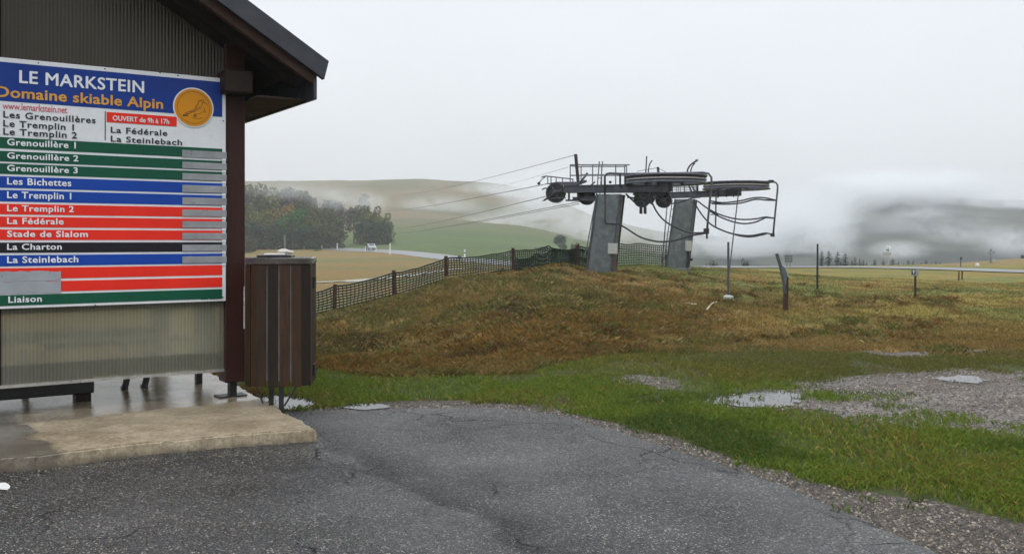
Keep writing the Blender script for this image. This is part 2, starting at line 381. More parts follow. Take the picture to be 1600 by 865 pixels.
# terrain: base colour per vertex (what grows there), fine mottling on top
q = N('terrain'); at = q.n('ShaderNodeAttribute'); at.attribute_name = 'Col'
f1 = q.noise(1.1, 8, .7); f2 = q.noise(14, 5, .7); f3 = q.noise(70, 3, .7)
b = q.mix(1., at.outputs['Color'], q.ramp(f1, [(.25, (.68, .66, .62)), (.75, (1.30, 1.30, 1.3))]), 'MULTIPLY')
b = q.mix(1., b, q.ramp(f2, [(.25, (.62, .62, .60)), (.75, (1.38, 1.38, 1.36))]), 'MULTIPLY')
b = q.mix(1., b, q.ramp(f3, [(.3, (.7, .7, .7)), (.7, (1.3, 1.3, 1.3))]), 'MULTIPLY')
q.set(c=b, r=.85, s=.25); q.bump(q.math('ADD', f2, q.math('MULTIPLY', f3, .5)), .8, .06); MAT['terrain'] = q.m
def leafmat(name, trans=.3, s=.3, r=.5):
    q = N(name); at = q.n('ShaderNodeAttribute'); at.attribute_name = 'Col'
    q.set(c=at.outputs['Color'], r=r, s=s); t = q.n('ShaderNodeBsdfTranslucent'); q.l(at.outputs['Color'], t.inputs['Color'])
    m = q.n('ShaderNodeMixShader'); m.inputs[0].default_value = trans; q.l(q.b.outputs[0], m.inputs[1]); q.l(t.outputs[0], m.inputs[2]); q.l(m.outputs[0], q.out.inputs['Surface'])
    return q.m
MAT['grass'] = leafmat('grass', .3, .35, .45); MAT['leaf'] = leafmat('leaf', .2, .2, .6)
q = N('stones'); at = q.n('ShaderNodeAttribute'); at.attribute_name = 'Col'; q.set(c=at.outputs['Color'], r=.5, s=.35); MAT['stones'] = q.m

# ------------------------------------------------------------------ terrain height
ctl = []                                   # (u, Y, v) seen in the photograph -> (u, Y, z)
def cz(u, Y, v): ctl.append((u, Y, CZ - (v - V0) * Y / F))
for u in (-900, -300, 100, 500, 800, 1200, 1600, 2000, 2500):
    for Y in (1.2, 3, 6, 9): ctl.append((u, Y, 0))
for u in (1100, 1400, 1700, 2000, 2500): ctl.append((u, 13.5, 0))
cz(490, 13, 560); cz(490, 17, 522); cz(490, 21, 492); ctl.append((490, 27, -.9))
cz(600, 12.5, 577); cz(600, 17, 521); cz(600, 22, 466); ctl.append((600, 28, -.7))
cz(700, 12.5, 575); cz(700, 17, 500); cz(700, 23.5, 444); ctl.append((700, 31, -.6))
cz(800, 12.5, 572); cz(800, 17, 488); cz(800, 25.5, 424); ctl.append((800, 35, -.6))
cz(880, 17, 485); cz(880, 28, 420); ctl.append((880, 37, -.5))
cz(937, 18, 488); cz(937, 23, 446); cz(937, 28, 431); cz(937, 31, 417); ctl.append((937, 40, -.4))
cz(1057, 18, 490); cz(1057, 27, 436); cz(1057, 33, 420); cz(1057, 36, 417); ctl.append((1057, 46, -.2))
cz(1000, 34, 413.5)
cz(1150, 17, 506); cz(1150, 23, 468); cz(1150, 30, 440); cz(1150, 45, 424); cz(1250, 19.5, 490); cz(1250, 30, 447); cz(1250, 45, 426)
cz(1430, 24.5, 466); cz(1430, 40, 434); cz(1600, 25, 470); cz(1600, 40, 438); cz(1900, 25, 468); cz(2500, 25, 468); cz(1900, 45, 435)
for u in (-900, -300, 100, 300):
    ctl.append((u, 14, -.05)); ctl.append((u, 20, -.5))
for u in (-900, -300, 100, 300, 490, 600, 700, 800):
    for Y, z in ((45, -1.4), (62, -1.4), (100, -1.3), (140, -1.2)): ctl.append((u, Y, z))
ctl.append((900, 62, -1.2)); ctl.append((900, 95, -1.2)); ctl.append((1000, 70, -.8))
for u in (-900, -300, 385, 500): cz(u, 186, 393); cz(u, 230, 381); cz(u, 300, 360); cz(u, 500, 296 if u > 400 else 292); cz(u, 900, 300)
cz(600, 170, 394); cz(600, 220, 380); cz(600, 300, 352); cz(600, 500, 285); cz(600, 900, 292)
cz(700, 160, 396); cz(700, 210, 381); cz(700, 300, 351); cz(700, 500, 284); cz(700, 900, 292)
cz(800, 150, 400); cz(800, 200, 386); cz(800, 300, 353); cz(800, 500, 291); cz(800, 900, 300)
cz(900, 140, 405); cz(900, 200, 394); cz(900, 350, 370); cz(900, 520, 326); cz(900, 900, 330)
cz(1080, 75, 416.5); cz(1300, 62, 417.5); cz(1600, 52, 425); cz(2000, 50, 427); cz(2500, 50, 427)
for u, z in ((1080, -2.6), (1200, -2.6), (1300, -2.4), (1430, -2.0)): ctl.append((u, 95, z)); ctl.append((u, 150, -5.)); ctl.append((u, 250, -6.))
cz(1490, 72, 412); cz(1550, 75, 407.5); cz(1600, 78, 404); cz(1700, 80, 400); cz(2000, 80, 398); cz(2500, 80, 398)
for u in (1550, 1700, 2000, 2500): ctl.append((u, 130, -3.)); ctl.append((u, 250, -6.))
cz(1000, 520, 366); cz(1080, 520, 388); cz(1200, 520, 384); cz(1280, 520, 350); cz(1350, 520, 303); cz(1450, 520, 306); cz(1600, 520, 318); cz(2000, 520, 310); cz(2500, 520, 310)
for u, v in ((1000, 372), (1080, 388), (1200, 386), (1330, 350), (1450, 335), (1600, 335), (2000, 330), (2500, 330)): cz(u, 900, v)
ctl = np.array(ctl)
def feat(u, Y): return np.column_stack([np.ravel(u) / 420., np.log(np.ravel(Y)) * 2.6])
KP = feat(ctl[:, 0], ctl[:, 1]); KQ = ctl[:, 2] / (ctl[:, 1] + 10)
def _phi(d2): return .5 * d2 * np.log(d2 + 1e-12)
def _tps():
    n = len(KP); A = np.zeros((n + 3, n + 3))
    d2 = ((KP[:, None] - KP[None]) ** 2).sum(-1); A[:n, :n] = _phi(d2) + np.eye(n) * 2e-3
    Pm = np.column_stack([np.ones(n), KP]); A[:n, n:] = Pm; A[n:, :n] = Pm.T
    return np.linalg.solve(A, np.concatenate([KQ, np.zeros(3)]))
TW = _tps()
def height(x, y):
    x = np.ravel(np.asarray(x, float)); y = np.ravel(np.asarray(y, float))
    r = np.hypot(x, y) + 1e-6; a = np.arctan2(x, y); ac = np.clip(a, R(-49), R(49))
    u = 800 + F * np.tan(ac); Y = np.maximum(r * np.cos(ac), 1.2); out = np.empty(len(x))
    for i in range(0, len(x), 40000):
        j = slice(i, i + 40000); f = feat(u[j], Y[j]); d2 = ((f[:, None] - KP[None]) ** 2).sum(-1)
        out[j] = _phi(d2) @ TW[:-3] + TW[-3] + f @ TW[-2:]
    z = out * (Y + 10)
    yf = 9.2 + 4.2 * sm(820, 1050, u)
    wgt = sm(yf, yf + 3.5, Y)
    rough = (fbm(x * .9, y * .9, 5, 4) - .5) * .16 + (fbm(x * .16, y * .16, 9, 3) - .5) * .28
    rough = rough + ((fbm(x * 2.0, y * 1.6, 7, 3) - .5) * .13 + (np.abs(fbm(x * .55, y * .55, 27, 3) - .5)) * .22) * sm(34, 26, Y)
    yrd = np.interp(u, [180, 400, 575, 720, 800, 900, 1000, 1080, 1190, 1300, 1450, 1600, 1850], [245, 222, 184, 137, 117, 97, 84, 75, 67, 62, 56.5, 52, 47])
    rough = rough * (1 - np.exp(-((Y - yrd) / (3 + Y * .07)) ** 2)) * sm(yf, yf + 5, Y) * np.clip(.5 + 16 / np.maximum(Y, 16), .5, 1.5)
    rough = rough + (fbm(x * .03, y * .03, 13, 4) - .5) * 1.8 * sm(180, 400, Y)
    z = (z + rough) * wgt
    return z * (1 - sm(R(115), R(175), np.abs(a)))
def hz(x, y): return float(height([x], [y])[0])

# ------------------------------------------------------------------ ground colour
ROAD_EDGE = [(440, 646), (520, 643), (610, 640), (700, 638), (770, 638), (840, 645), (900, 655), (1000, 686), (1120, 724), (1250, 770), (1380, 828), (1480, 872), (1600, 930), (2000, 1200)]
LAWN_EDGE = [(440, 640), (520, 634), (610, 630), (700, 628), (800, 630), (850, 636), (900, 646), (1000, 672), (1120, 708), (1300, 758), (1450, 786), (1600, 822), (1900, 905)]
LAWN_TOP = [(1900, 556), (1600, 562), (1450, 556), (1250, 549), (1130, 550), (1000, 553), (930, 560), (860, 570), (780, 580), (700, 585), (640, 584), (560, 576), (490, 572), (300, 572)]
LOT = [(1082, 627), (1130, 620), (1165, 609), (1215, 604), (1250, 598), (1310, 590), (1390, 584), (1450, 577), (1500, 575), (1600, 583), (1800, 590), (1800, 716), (1600, 688), (1540, 681), (1480, 672), (1410, 663), (1330, 655), (1280, 643), (1240, 640), (1180, 641), (1130, 637)]
LOT2 = [(952, 590), (985, 586), (1012, 587), (1045, 590), (1066, 600), (1062, 609), (1030, 610), (1000, 601), (968, 600)]
LOT3 = [(1330, 548), (1400, 552), (1460, 549), (1540, 545), (1545, 549), (1470, 556), (1430, 560), (1350, 553)]
TUFT = [(1215, 616), (1290, 610), (1350, 612), (1410, 622), (1400, 628), (1330, 626), (1260, 624)]
PUDDLES = [[(1090, 628), (1112, 621), (1150, 616), (1190, 613), (1255, 615), (1262, 619), (1228, 624), (1252, 628), (1244, 634), (1205, 637), (1160, 637), (1120, 633)],
           [(1466, 592), (1498, 586), (1524, 589), (1536, 596), (1520, 600), (1484, 599)],
           [(1143, 596), (1160, 594.5), (1170, 598), (1156, 600)],
           [(392, 622), (430, 618), (466, 622), (498, 630), (486, 640), (440, 642), (400, 636)],
           [(528, 640), (540, 634), (570, 632), (600, 634), (606, 639), (570, 643)]]
def gpoly(px): return [G(u, v) for u, v in px]
lawn_w = gpoly(LAWN_EDGE + LAWN_TOP); lot_w = gpoly(LOT); lot2_w = gpoly(LOT2); lot3_w = gpoly(LOT3); tuft_w = gpoly(TUFT)
puddle_w = [gpoly(p) for p in PUDDLES]
LIN = lambda *c: np.array(c)
def ground_colour(x, y, z):
    """albedo of what grows at a place: lawn, dry bracken-brown grass on the mound, meadow, far hillside"""
    n = len(x); r = np.hypot(x, y); u = 800 + F * x / np.maximum(y, .5); v = V0 + F * (CZ - z) / np.maximum(y, .5)
    n1 = fbm(x * .35, y * .35, 21, 5)[:, None]; n2 = fbm(x * 1.3, y * .9, 31, 5)[:, None]; n3 = fbm(x * .05, y * .05, 41, 4)[:, None]
    brown = LIN(.158, .102, .024); rust = LIN(.180, .090, .018); olive = LIN(.105, .092, .022); ochre = LIN(.200, .130, .036); dark = LIN(.075, .045, .015)
    c = brown * np.ones((n, 1))
    c = c + (olive - c) * sm(.47, .62, n1); c = c + (ochre - c) * (sm(.52, .68, n2) * .7); c = c + (rust - c) * (sm(.55, .36, n1) * .55); c = c + (dark - c) * (sm(.42, .28, n2) * .8)
    # crown of the mound and the meadow right of it: olive yellow
    mead = LIN(.190, .150, .030); mgreen = LIN(.125, .138, .028); mrust = LIN(.200, .115, .026)
    m = mead * np.ones((n, 1)); m = m + (mgreen - m) * sm(.45, .62, n1); m = m + (mrust - m) * (sm(.55, .7, n2) * .6)
    k = np.maximum(sm(24.5, 30, y + (u - 937) * .012), sm(1040, 1350, u) * sm(13, 19, y))[:, None]
    k = k * (1 - .5 * sm(.55, .75, fbm(x * .6, y * .25, 77, 4)))[:, None]
    c = c + (m - c) * k
    # low meadow behind the fence
    lowm = LIN(.165, .106, .028); lowg = LIN(.105, .105, .026); lm = lowm * np.ones((n, 1))
    band = fbm(x * .03, y * .12, 51, 4)[:, None]
    lm = lm + (lowg - lm) * sm(.42, .62, band)
    kl = (sm(33, 42, y) * sm(1010, 930, u))[:, None]; c = c + (lm - c) * kl
    # green strip beyond the far road, tan hillside above
    far = LIN(.050, .080, .016); tan = LIN(.130, .103, .055); tang = LIN(.085, .085, .036)
    yroad = np.interp(u, [300, 570, 720, 900, 1080, 1300, 1600], [215, 186, 140, 100, 78, 66, 56])
    kf = (sm(0, 8, y - yroad - 4))[:, None]; c = c + (far * (.8 + .5 * n3) - c) * kf
    hill = tan + (tang - tan) * sm(.4, .6, n3); kh = sm(250, 330, r + 60 * (n3[:, 0] - .5))[:, None]; c = c + (hill - c) * kh
    # right: low rise, then dark hillside with woods
    kr = (sm(1400, 1500, u) * sm(60, 66, y))[:, None]; c = c + (LIN(.19, .14, .055) - c) * kr
    kd = (sm(950, 1150, u) * sm(100, 200, y))[:, None]; wood_c = LIN(.018, .025, .024) + (LIN(.055, .064, .052) - LIN(.018, .025, .024)) * sm(.47, .58, fbm(x * .035, y * .018, 61, 5))[:, None]
    c = c + (wood_c - c) * kd
    # lawn
    jx = (fbm(x * 1.6, y * 1.6, 91, 4) - .5) * .7; jy = (fbm(x * 1.6, y * 1.6, 92, 4) - .5) * .9
    inl = (inpoly(x + jx, y + jy, lawn_w) & (y < 16)) | (y < 9)
    lg = LIN(.052, .066, .016) * (.7 + .7 * n2); lg = lg + (LIN(.060, .043, .026) - lg) * sm(.50, .66, n2); c = np.where(inl[:, None], lg, c)
    return c

# ------------------------------------------------------------------ terrain mesh (polar grid, one sheet)
fa = np.concatenate([np.linspace(-180, -50, 60, endpoint=False), np.linspace(-50, -34, 50, endpoint=False), np.linspace(-34, 34, 760), np.linspace(34, 50, 51)[1:], np.linspace(50, 180, 61)[1:-1]])
rr = np.concatenate([[.4], np.geomspace(1.2, 8, 40, endpoint=False), np.geomspace(8, 45, 300, endpoint=False), np.geomspace(45, 900, 190)])
AA, RR = np.meshgrid(R(1) * fa, rr); X, Yg = RR * np.sin(AA), RR * np.cos(AA); Z = height(X, Yg).reshape(X.shape)
nr, na = X.shape; idx = np.arange(nr * na).reshape(nr, na); nxt = np.roll(idx, -1, axis=1)
faces = np.stack([idx[:-1], nxt[:-1], nxt[1:], idx[1:]], -1).reshape(-1, 4)
vt = np.column_stack([X.ravel(), Yg.ravel(), Z.ravel()])
tm = mesh_np('terrain', vt, faces[:, ::-1], ground_colour(vt[:, 0], vt[:, 1], vt[:, 2]))
bmt = bmesh.new(); bmt.from_mesh(tm); bmt.verts.ensure_lookup_table()
bmt.faces.new([bmt.verts[i] for i in range(na)][::-1]); bmesh.ops.recalc_face_normals(bmt, faces=list(bmt.faces))
if sum(f.normal.z for f in list(bmt.faces)[:200]) < 0: bmesh.ops.reverse_faces(bmt, faces=list(bmt.faces))
bmt.to_mesh(tm); bmt.free()
ter = link('terrain', tm, MAT['terrain'], smooth=True); tag(ter, kind='structure')

def ragged(poly, amp, step=.06, seed=0, fr=3.0):
    """resample a closed outline and jitter it so that its edge crumbles"""
    out = []; n = len(poly)
    for i in range(n):
        a, b = np.array(poly[i]), np.array(poly[(i + 1) % n]); k = max(1, int(np.linalg.norm(b - a) / step)); k = min(k, 220)
        for j in range(k): out.append(a + (b - a) * j / k)
    out = np.array(out)
    out[:, 0] += (fbm(out[:, 0] * fr, out[:, 1] * fr, seed, 5) - .5) * 2 * amp; out[:, 1] += (fbm(out[:, 0] * fr, out[:, 1] * fr, seed + 50, 5) - .5) * 2 * amp
    return out
def sheet(name, poly, z, mat, amp=.08, seed=0, step=.06, fr=3.0):
    pts = ragged(poly, amp, step, seed, fr); bm = bmesh.new(); f = bm.faces.new([bm.verts.new((p[0], p[1], z)) for p in pts])
    if f.calc_center_median() and f.normal.z < 0: f.normal_flip()
    bmesh.ops.triangulate(bm, faces=[f]); bmesh.ops.recalc_face_normals(bm, faces=list(bm.faces))
    if sum(x.normal.z for x in bm.faces) < 0: bmesh.ops.reverse_faces(bm, faces=list(bm.faces))
    me = bpy.data.meshes.new(name); bm.to_mesh(me); bm.free()
    return tag(link(name, me, mat), kind='structure')
near = [(9, -3), (9, -12), (-14, -12), (-14, 8.4)]
verge = gpoly([(u, v - 3) for u, v in LAWN_EDGE]); asph = gpoly(ROAD_EDGE)
sheet('gravel_verge', verge + near + [G(0, 640)], .004, MAT['gravel_verge'], .10, 3)
sheet('asphalt', asph + near + [G(0, 652)], .010, MAT['asphalt'], .05, 5, .03)
sheet('gravel_lot', lot_w, .005, MAT['gravel_lot'], .35, 8, .05, 1.6)
sheet('gravel_lot', lot2_w, .005, MAT['gravel_lot'], .16, 9, .04, 2.5)
sheet('gravel_lot', lot3_w, .005, MAT['gravel_lot'], .25, 10, .04, 2.5)
for i, p in enumerate(puddle_w): sheet('puddle', p, .013 if i < 3 else .0165, MAT['puddle'], .26 if i < 2 else .10, 20 + i, .02, 3.2)

def ribbon(name, pts, width, mat, lift, n=260):
    """a road laid over the terrain along photo points (u, v, Y)"""
    c = smooth_path([(P(u, 375, Y).x, Y, 0) for u, Y in pts], 24); c = [(p.x, p.y) for p in c]; c = np.array(c)
    t = np.gradient(c, axis=0); t /= np.linalg.norm(t, axis=1)[:, None]; nn = np.column_stack([-t[:, 1], t[:, 0]]); k = 7
    V = []
    for j in range(k):
        q_ = c + nn * (j / (k - 1) - .5) * (width(c[:, 1])[:, None] if callable(width) else width); V.append(q_)
    V = np.array(V); zz = height(V[..., 0], V[..., 1]).reshape(V.shape[:2]); zz = zz + lift
    m = len(c); ii = np.arange(k * m).reshape(k, m); fc = np.stack([ii[:-1, :-1], ii[:-1, 1:], ii[1:, 1:], ii[1:, :-1]], -1).reshape(-1, 4)
    vv = np.column_stack([V[..., 0].ravel(), V[..., 1].ravel(), zz.ravel()])
    me = mesh_np(name, vv, fc[:, ::-1]); o = link(name, me, mat, smooth=True)
    return tag(o, kind='structure')
FAR_ROAD = [(180, 245), (400, 222), (500, 204), (575, 184), (640, 163), (720, 137), (800, 117), (900, 97), (1000, 84), (1080, 75), (1190, 67), (1300, 62), (1450, 56.5), (1600, 52), (1850, 47), (2200, 45)]
ribbon('road', FAR_ROAD, lambda y: np.interp(y, [55, 75, 100], [3.6, 4.2, 6.5]), MAT['road'], .05)
ribbon('path', [(330, 66), (420, 68), (490, 66), (560, 68), (640, 75), (700, 84), (760, 93)], 1.6, MAT['path'], .05)

# ------------------------------------------------------------------ concrete slab under the shelter
AX = math.atan2(.552, .834); ca, sa = math.cos(AX), math.sin(AX)
S0 = Vector((-2.559, 8.9, 0))
front = [(-420, 800), (-200, 768), (0, 739), (60, 736), (120, 727), (180, 719), (250, 711), (330, 703), (410, 696), (493, 691)]
top_z = .105
def Gz(u, v, z): Y = (CZ - z) * F / (v - V0); return ((u - 800) / F * Y, Y)
fr_b = [G(u, v) for u, v in front]; cor = Gz(492, 668, top_z)
right_e = [Gz(474, 658, top_z), Gz(440, 640, top_z), Gz(428, 632, top_z), Gz(398, 616, top_z), Gz(345, 588, top_z), Gz(318, 578, top_z)]
back = [(-9.5, 11.5), (-9.5, 4.2)]
outl = ragged(fr_b + right_e + back, .035, .03, 33, 6.0); outl = np.column_stack([outl[:, 0] + (fbm(outl[:, 0] * 16, outl[:, 1] * 16, 35, 3) - .5) * .035, outl[:, 1] + (fbm(outl[:, 0] * 16, outl[:, 1] * 16, 36, 3) - .5) * .05])
bm = bmesh.new(); tv = [bm.verts.new((p[0], p[1], top_z + (fbm(p[0] * 3, p[1] * 3, 3) - .5) * .02)) for p in outl]
f = bm.faces.new(tv); r_ = bmesh.ops.extrude_face_region(bm, geom=[f])
for v in [g for g in r_['geom'] if isinstance(g, bmesh.types.BMVert)]:
    v.co.z = -.05; v.co.x += .025 * (v.co.x - (-5)) / 4; v.co.y -= .02
bmesh.ops.bevel(bm, geom=[e for e in bm.edges if all(v.co.z > .05 for v in e.verts)], offset=.022, segments=3, affect='EDGES', clamp_overlap=True)
bmesh.ops.triangulate(bm, faces=[f for f in bm.faces if len(f.verts) > 4]); bmesh.ops.recalc_face_normals(bm, faces=list(bm.faces))
me = bpy.data.meshes.new('concrete_slab'); bm.to_mesh(me); bm.free(); slab = tag(link('concrete_slab', me, MAT['concrete']), kind='structure')
q, b, sx = CONC
def line_mask(p0, p1, width, wob, sign):
    dx, dy = p1[0] - p0[0], p1[1] - p0[1]; l = math.hypot(dx, dy); a, c = -dy / l * sign, dx / l * sign
    d = q.math('ADD', q.math('MULTIPLY', sx.outputs[0], a), q.math('ADD', q.math('MULTIPLY', sx.outputs[1], c), -(p0[0] * a + p0[1] * c)))
    d = q.math('ADD', d, q.math('MULTIPLY', q.math('SUBTRACT', q.noise(1.9, 6, .6), .5), wob))
    return q.ramp(q.math('ADD', q.math('MULTIPLY', d, 1 / width), .5), [(.35, 0.), (.65, 1.)])
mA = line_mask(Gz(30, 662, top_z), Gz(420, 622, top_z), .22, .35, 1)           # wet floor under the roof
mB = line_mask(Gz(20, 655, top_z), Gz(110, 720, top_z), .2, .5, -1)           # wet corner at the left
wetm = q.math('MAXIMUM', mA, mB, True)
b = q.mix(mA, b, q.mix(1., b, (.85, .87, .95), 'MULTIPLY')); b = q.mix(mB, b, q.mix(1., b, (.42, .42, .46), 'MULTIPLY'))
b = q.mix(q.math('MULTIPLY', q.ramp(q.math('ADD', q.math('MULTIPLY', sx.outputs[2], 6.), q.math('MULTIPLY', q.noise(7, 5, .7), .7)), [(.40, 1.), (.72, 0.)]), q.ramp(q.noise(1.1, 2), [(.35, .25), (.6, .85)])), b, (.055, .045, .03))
q.set(c=b, r=q.mix(wetm, q.ramp(q.noise(2.4, 4), [(.3, (.42,) * 3), (.7, (.72,) * 3)]), q.ramp(q.noise(1.2, 4), [(.35, (.06,) * 3), (.65, (.26,) * 3)])), s=.5)
q.bump(q.math('ADD', q.noise(28, 5, .7), q.math('MULTIPLY', q.noise(5, 4), 2.)), .25, .01)

# ------------------------------------------------------------------ a thing's own frame: photo pixel -> point on its local plane y = yl
class Frame:
    def __init__(s, o, a):
        s.o = Vector(o); s.a = a; s.ex = Vector((math.cos(a), math.sin(a), 0)); s.ey = Vector((-math.sin(a), math.cos(a), 0))
    def __call__(s, u, v, yl=0.0):
        d = Vector(((u - 800) / F, 1, -(v - V0) / F)); e = Vector((0, 0, CZ)) - s.o
        t = (yl - e.dot(s.ey)) / d.dot(s.ey); p = e + d * t
        return Vector((p.dot(s.ex), yl, p.z))
SH = Frame(S0, AX)

# ------------------------------------------------------------------ wooden shelter
sh = empty('wooden_shelter', S0, AX, 'dark brown timber ticket shelter with ribbed translucent panels on a concrete slab', 'shelter')
xL = -4.1; OV = -.62                                                    # left end, forward overhang plane
pB, pA = SH(381, 0, OV), SH(512, 98.5, OV); slope = (pB.z - pA.z) / (pB.x - pA.x); xr = (xL) / 2
roof_z = lambda x: pA.z + slope * ((x if x > xr else 2 * xr - x) - pA.x)
xe = pA.x; zr = roof_z(xr); back_y = 3.0
thick = (SH(503, 123, OV).z - roof_z(SH(503, 123, OV).x)) * -1
pw = SH(383, 400, 0).x - SH(352, 400, 0).x
zb = SH(366, 597, 0).z; ztop = roof_z(-.1) - thick - .02
def post(x0, x1, y0, y1, z0, z1, mat, name='post'):
    m = MB(); m.box((x0, y0, z0), (x1, y1, z1), .008); return m.build(name, MAT[mat], sh)
post_o = post(-pw, 0, 0, .22, zb, ztop, 'wood_red')
for yb in (0, ):
    m = MB(); cx = (SH(363, 600, .1).x); m.box((cx - .035, .07, top_z), (cx + .035, .14, zb + .02)); m.box((cx - .15, .02, top_z - .004), (cx + .12, .19, top_z + .012)); m.build('post_foot', MAT['steel_black'], post_o)
for (x, y) in ((-.1, .95), (-.1, back_y - .1), (xL, 0), (xL, back_y - .1)):
    o = post(x - pw + .1, x + .1 - .02, y, y + .2, zb, ztop, 'wood_dark')
    m = MB(); m.box((x - .09, y + .06, top_z), (x - .03, y + .14, zb + .02)); m.build('post_foot', MAT['steel_black'], o)
post(SH(2, 300, .03).x - .10, SH(2, 300, .03).x + .0, .03, .13, SH(0, 604, 0).z, roof_z(-2) - .3, 'wood_dark', 'stud')
# side return board just behind the corner post, pale where the gap shows
# front panel and its rails
zlow = lambda u: SH(u, np.interp(u, [0, 345], [600, 574]), .02).z
x1 = -pw + .004; x0 = xL + .0
zl = SH(345, 577, .02).z
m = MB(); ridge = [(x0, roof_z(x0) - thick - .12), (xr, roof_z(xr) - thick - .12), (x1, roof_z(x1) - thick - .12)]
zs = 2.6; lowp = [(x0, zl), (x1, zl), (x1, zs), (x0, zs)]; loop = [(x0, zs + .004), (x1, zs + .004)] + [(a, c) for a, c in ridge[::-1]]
m.prism([(a, .045, c) for a, c in lowp], [(a, .057, c) for a, c in lowp]); m.build('ribbed_panel', MAT['ribbed_plastic'], sh); m = MB()
m.prism([(a, .045, c) for a, c in loop], [(a, .057, c) for a, c in loop]); tag(m.build('ribbed_panel', MAT['overhang_shade_plastic'], sh), 'plastic panel in the gable, overhang shade put into its brown colour')
rear = [(x0, 1.45), (-.1, 1.45)] + [(a, c + .22) for a, c in ridge[::-1]]
m = MB(); m.box((x0, .03, zl - .022), (x1, .062, zl + .004)); m.build('edge_strip', MAT['alu'], sh)
def rail(za, zb_, mat, y0=.075, y1=.15, name='rail'):
    m = MB(); m.box((x0, y0, za), (x1, y1, zb_)); return m.build(name, MAT[mat], sh)
rail(zl + .02, zl + .165, 'wood_dark', .060, .10)
rail(SH(340, 122, .07).z - .02, SH(340, 104, .07).z + .02, 'wood_rail')
rail(SH(340, 470, .07).z - .05, SH(340, 470, .07).z + .05, 'wood_dark')
# side walls and rear wall seen dimly through the plastic
for nm, a, bb in (('side_panel', (-.085, .25, 1.75), (-.075, 2.9, ztop - .1)), ):
    m = MB(); m.box(a, bb); m.build(nm, MAT['ribbed_plastic'], sh)
m = MB(); m.prism([(a, 2.92, c) for a, c in rear], [(a, 2.935, c) for a, c in rear]); m.build('rear_panel', MAT['ribbed_plastic'], sh)
m = MB(); gb = [(x0, 2.05), (-.1, 2.05)] + [(a, c + .2) for a, c in ridge[::-1]]; m.prism([(a, 2.94, c) for a, c in gb], [(a, 2.96, c) for a, c in gb]); m.build('gable_light_blocker', MAT['wood_dark'], sh)  # opaque rear boards added to block light and darken the front gable panel
m = MB(); m.box((xL, 2.95, 1.40), (-.1, 3.0, 1.52)); m.box((xL, 2.95, .42), (-.1, 3.0, .56)); m.build('rear_rail', MAT['wood_dark'], sh)
# roof
roof = MB()
for sgn in (1, -1):
    X = lambda x: x if sgn > 0 else 2 * xr - x
    a = [(X(xr), zr), (X(xe), pA.z), (X(xe), pA.z - .045), (X(xr), zr - .045)]
    roof.prism([(x, OV + .03, z) for x, z in a], [(x, back_y + .6, z) for x, z in a])
roof_o = roof.build('roof', MAT['roof_sheet'], sh)
for sgn in (1, -1):
    X = lambda x: x if sgn > 0 else 2 * xr - x
    tx = thick / math.sqrt(1 + slope ** 2) * -slope * .55           # verge board cut square to the slope
    m = MB(); a = [(X(xr), zr + .012), (X(xe), pA.z + .012), (X(xe - .045), pA.z - thick * .86), (X(xr), zr - thick)]
    m.prism([(x, OV - .03, z) for x, z in a], [(x, OV + .026, z) for x, z in a]); m.build('verge_board', MAT['fascia_metal'], sh)
    m = MB(); a = [(X(xr), zr - .05), (X(xe - .04), pA.z - .05 + slope * -.04), (X(xe - .04), pA.z - .075 - slope * .04), (X(xr), zr - .075)]
    m.prism([(x, OV + .035, z) for x, z in a], [(x, back_y + .58, z) for x, z in a]); m.build('soffit', MAT['wood_soffit'], sh)
    # rafters
    for k, (y, w_, hh, nm) in enumerate(((OV + .04, .07, .20, 'wood_rafter'), (-.13, .09, .17, 'wood_soffit'), (.9, .09, .17, 'wood_dark'), (1.9, .09, .17, 'wood_dark'), (2.85, .09, .17, 'wood_dark'))):
        m = MB(); cut = .10
        a = [(X(xr), zr - .078), (X(xe - cut), pA.z - .078 - slope * cut), (X(xe - cut), pA.z - .078 - slope * cut - hh), (X(xr), zr - .078 - hh)]
        m.prism([(x, y, z) for x, z in a], [(x, y + w_, z) for x, z in a]); m.build('rafter', MAT[nm], sh)
    # eave board with its closing end plate, and the flat eave soffit behind it
    ze0, ze1 = SH(497, 120, OV).z + .0, SH(497, 155, OV).z
    m = MB(); xx = SH(497, 140, OV).x
    a = [(X(xx - .03), ze0 + .09), (X(xx), ze0 + .07), (X(xx), ze1), (X(xx - .03), ze1)]
    m.prism([(x, OV + .03, z) for x, z in a], [(x, back_y + .55, z) for x, z in a]); m.build('eave_board', MAT['fascia_metal' if sgn > 0 else 'wood_dark'], sh)
    m = MB(); a = [(X(xx - .032), ze1 + .012), (X(xx - .032), ze1 + .03), (X(-.0), ze1 + .03), (X(-.0), ze1 + .012)]
    m.prism([(x, OV + .25, z) for x, z in a], [(x, back_y + .5, z) for x, z in a]); m.build('eave_soffit', MAT['wood_soffit'], sh)
    # wall plate whose end shows on top of the corner post
    m = MB(); xa, xb = (-.30, .012) if sgn > 0 else (2 * xr - .012, 2 * xr + .30)
    zp = SH(380, 148, -.1).z; m.box((xa + .05, -.22, zp), (xb, back_y + .4, zp + .21), .012); m.build('wall_plate', MAT['wood_dark'], sh)
m = MB(); m.box((xr - .06, OV + .05, zr - .30), (xr + .06, back_y + .5, zr - .10)); m.build('ridge_beam', MAT['wood_dark'], sh)

